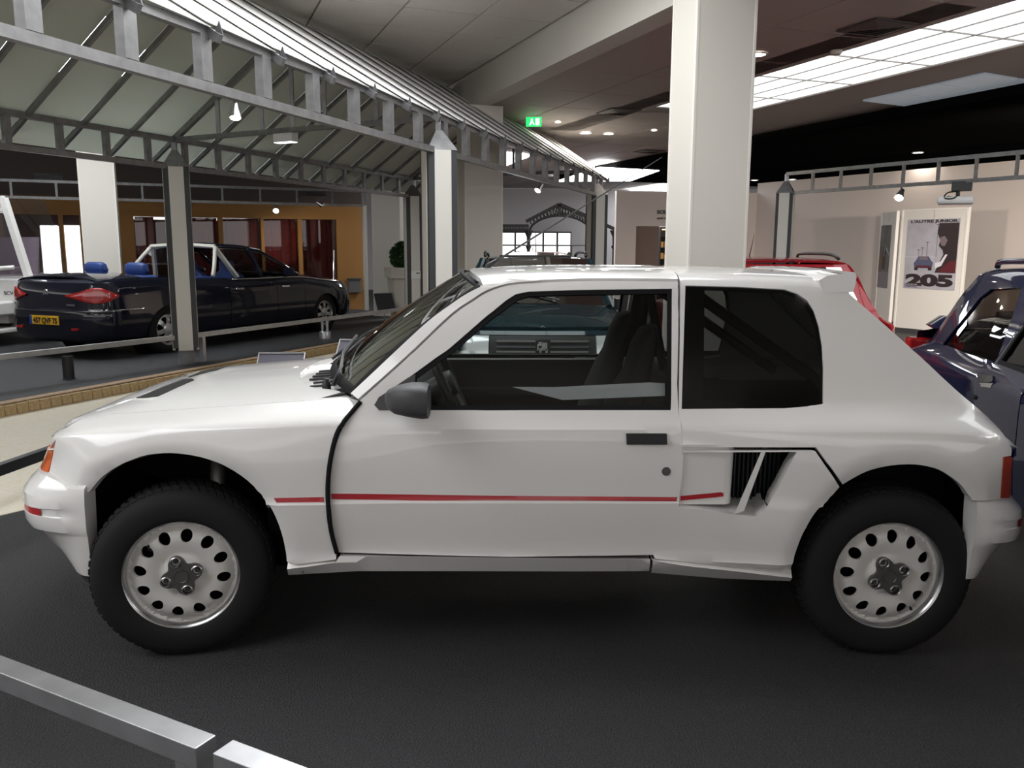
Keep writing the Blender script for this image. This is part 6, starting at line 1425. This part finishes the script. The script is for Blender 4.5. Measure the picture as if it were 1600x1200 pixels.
        MB().tube(cr([(.78, s_*.80, .96), (.70, s_*.76, 1.10), (.52, s_*.62, 1.36)], 4), .03, 6).build('windshield_frame', M_wt, car, True)
    MB().tube([(.52,-.62,1.37),(.52,0,1.40),(.52,.62,1.37)], .03, 6).build('windshield_frame', M_wt, car)
    # open rear cabin: blue leather
    M_lea = mat('blue_leather', (.018,.045,.17), .45)
    MB().box(.55, xr+.25, -.76, .76, .50, .62).build('cabin_floor', M_lea, car)
    for s_ in (1,-1): MB().cbox(.55, xr+.3, *sorted((s_*.74, s_*.80)), .5, .965, .02).build('cabin_trim', M_lea, car)
    MB().cbox(xr+.05, xr+.42, -.76, .76, .60, 1.0, .05).build('hood_cover', M_lea, car)
    for y0 in (-.38, .38):
        bk = loft('seat', [((xr-.12,y0,.62),(.10,0,0),(0,.32,0)), ((xr-.02,y0,.95),(.08,0,0),(0,.32,0)), ((xr+.0,y0,1.0),(.05,0,0),(0,.28,0))], M_lea, car, 16)
        loft('headrest', [((xr+.02,y0,1.0),(.05,0,0),(0,.16,0)), ((xr+.03,y0,1.05),(.07,0,0),(0,.20,0)), ((xr+.04,y0,1.13),(.06,0,0),(0,.18,0)), ((xr+.04,y0,1.16),(.03,0,0),(0,.12,0))], M_lea, bk, 16)
    for y0 in (-.36, .36): loft('seat', [((-.1,y0,.5),(.1,0,0),(0,.26,0)), ((.0,y0,.95),(.08,0,0),(0,.26,0)), ((.03,y0,1.02),(.05,0,0),(0,.14,0)), ((.05,y0,1.16),(.04,0,0),(0,.12,0))], M_lea, car, 14)
    MB().box(XN+.4, XT-.4, -.66, .66, .16, .5).build('underbody', M_under, car); MB().box(-1.0, .55, -.78, .78, .4, .55).build('cabin_floor', M_int, car)
    for s_ in (1, -1): loft('mirror', [((-.78, s_*.88, .99),(0,.03,0),(0,0,.03)), ((-.72, s_*.93, 1.0),(0,.09,0),(0,0,.06)), ((-.66, s_*.93, 1.0),(0,.09,0),(0,0,.06))], P, car, 12)
    MB().tube([(XN+.50, .72, .80), (XN+.46, .72, 1.32)], [.008, .014], 6).build('flag_staff', M_chrome, car)
limo()
def platform_van():
    p = dep(-28, 470, 11.6); d = A_([math.sin(R(25)), math.cos(R(25))]); t = thing('platform_van', 'white open-platform parade vehicle with clear screen, cut by the left edge', 'van', (p[0]-.02, p[1]+.1, .1), R(-10)); M = mat('van_white', (.66,.65,.63), .35, coat=.6)
    t.scale = (1.2, 1.2, 1.0)
    # local: +y forward (away), +x right; rear step towards the viewer
    MB().cbox(-1.3, .42, -.35, .0, .42, .62, .03).build('step', M, t); MB().cbox(-1.3, .40, -.30, .05, .18, .25, .02).build('step', M, t); MB().box(-1.2, .30, -.02, 1.5, .30, .62).build('chassis', M, t)
    MB().cbox(.10, .70, -.05, .6, .60, .92, .02).build('locker', M, t); MB().cbox(-1.2, .62, .6, 1.5, .6, .95, .03).build('body_side', M, t)
    tx = textM('van_lettering', 'SCV', .07, M_black, t, Matrix.Translation((.30,-.053,.70)) @ Matrix.Rotation(R(90),4,'X'))
    MB().bar((.28,.1,2.02), (.52,.1,.92), .07, .07, (0,1,0)).build('screen_post', M, t); MB().bar((-1.3,.1,2.0), (.28,.1,2.02), .05, .06).build('roof_rail', M, t); MB().bar((-1.3,.1,1.84), (.30,.1,1.86), .04, .04).build('roof_rail', M, t)
    MB().add([(.28,.1,2.02),(.42,.6,2.02),(.70,.6,.95),(.52,.1,.95)], [(0,1,2,3)]).build('screen', glass('plexiglass', (.80,.78,.80), 1.4), t)
    MB().add([(-1.3,.12,2.0),(.28,.12,2.0),(.52,.12,.95),(-1.3,.12,.95)], [(0,1,2,3)]).build('screen', glass('mauve_screen', (.45,.38,.45), 1.3), t)
    MB().tube(cr([(.02,-.2,.62),(.0,-.2,.90),(.05,-.2,1.02),(.18,-.2,1.05),(.50,-.1,1.08)], 5), .028, 8).build('handrail', M, t, True)
    for s_ in (-1.0, .25):
        for y in (.55, 1.25): MB().lathe([(0,-.09),(.2,-.09),(.30,-.08),(.31,.08),(.2,.09),(0,.09)], 24, 'x', (s_, y, .31)).build('wheel', M_tyre, t, 40)
    loft('seat', [((-.3,.9,.95),(.3,0,0),(0,.1,0)), ((-.3,1.0,1.5),(.28,0,0),(0,.07,0))], mat('mauve_seat', (.2,.16,.2), .7), t, 12)
platform_van()
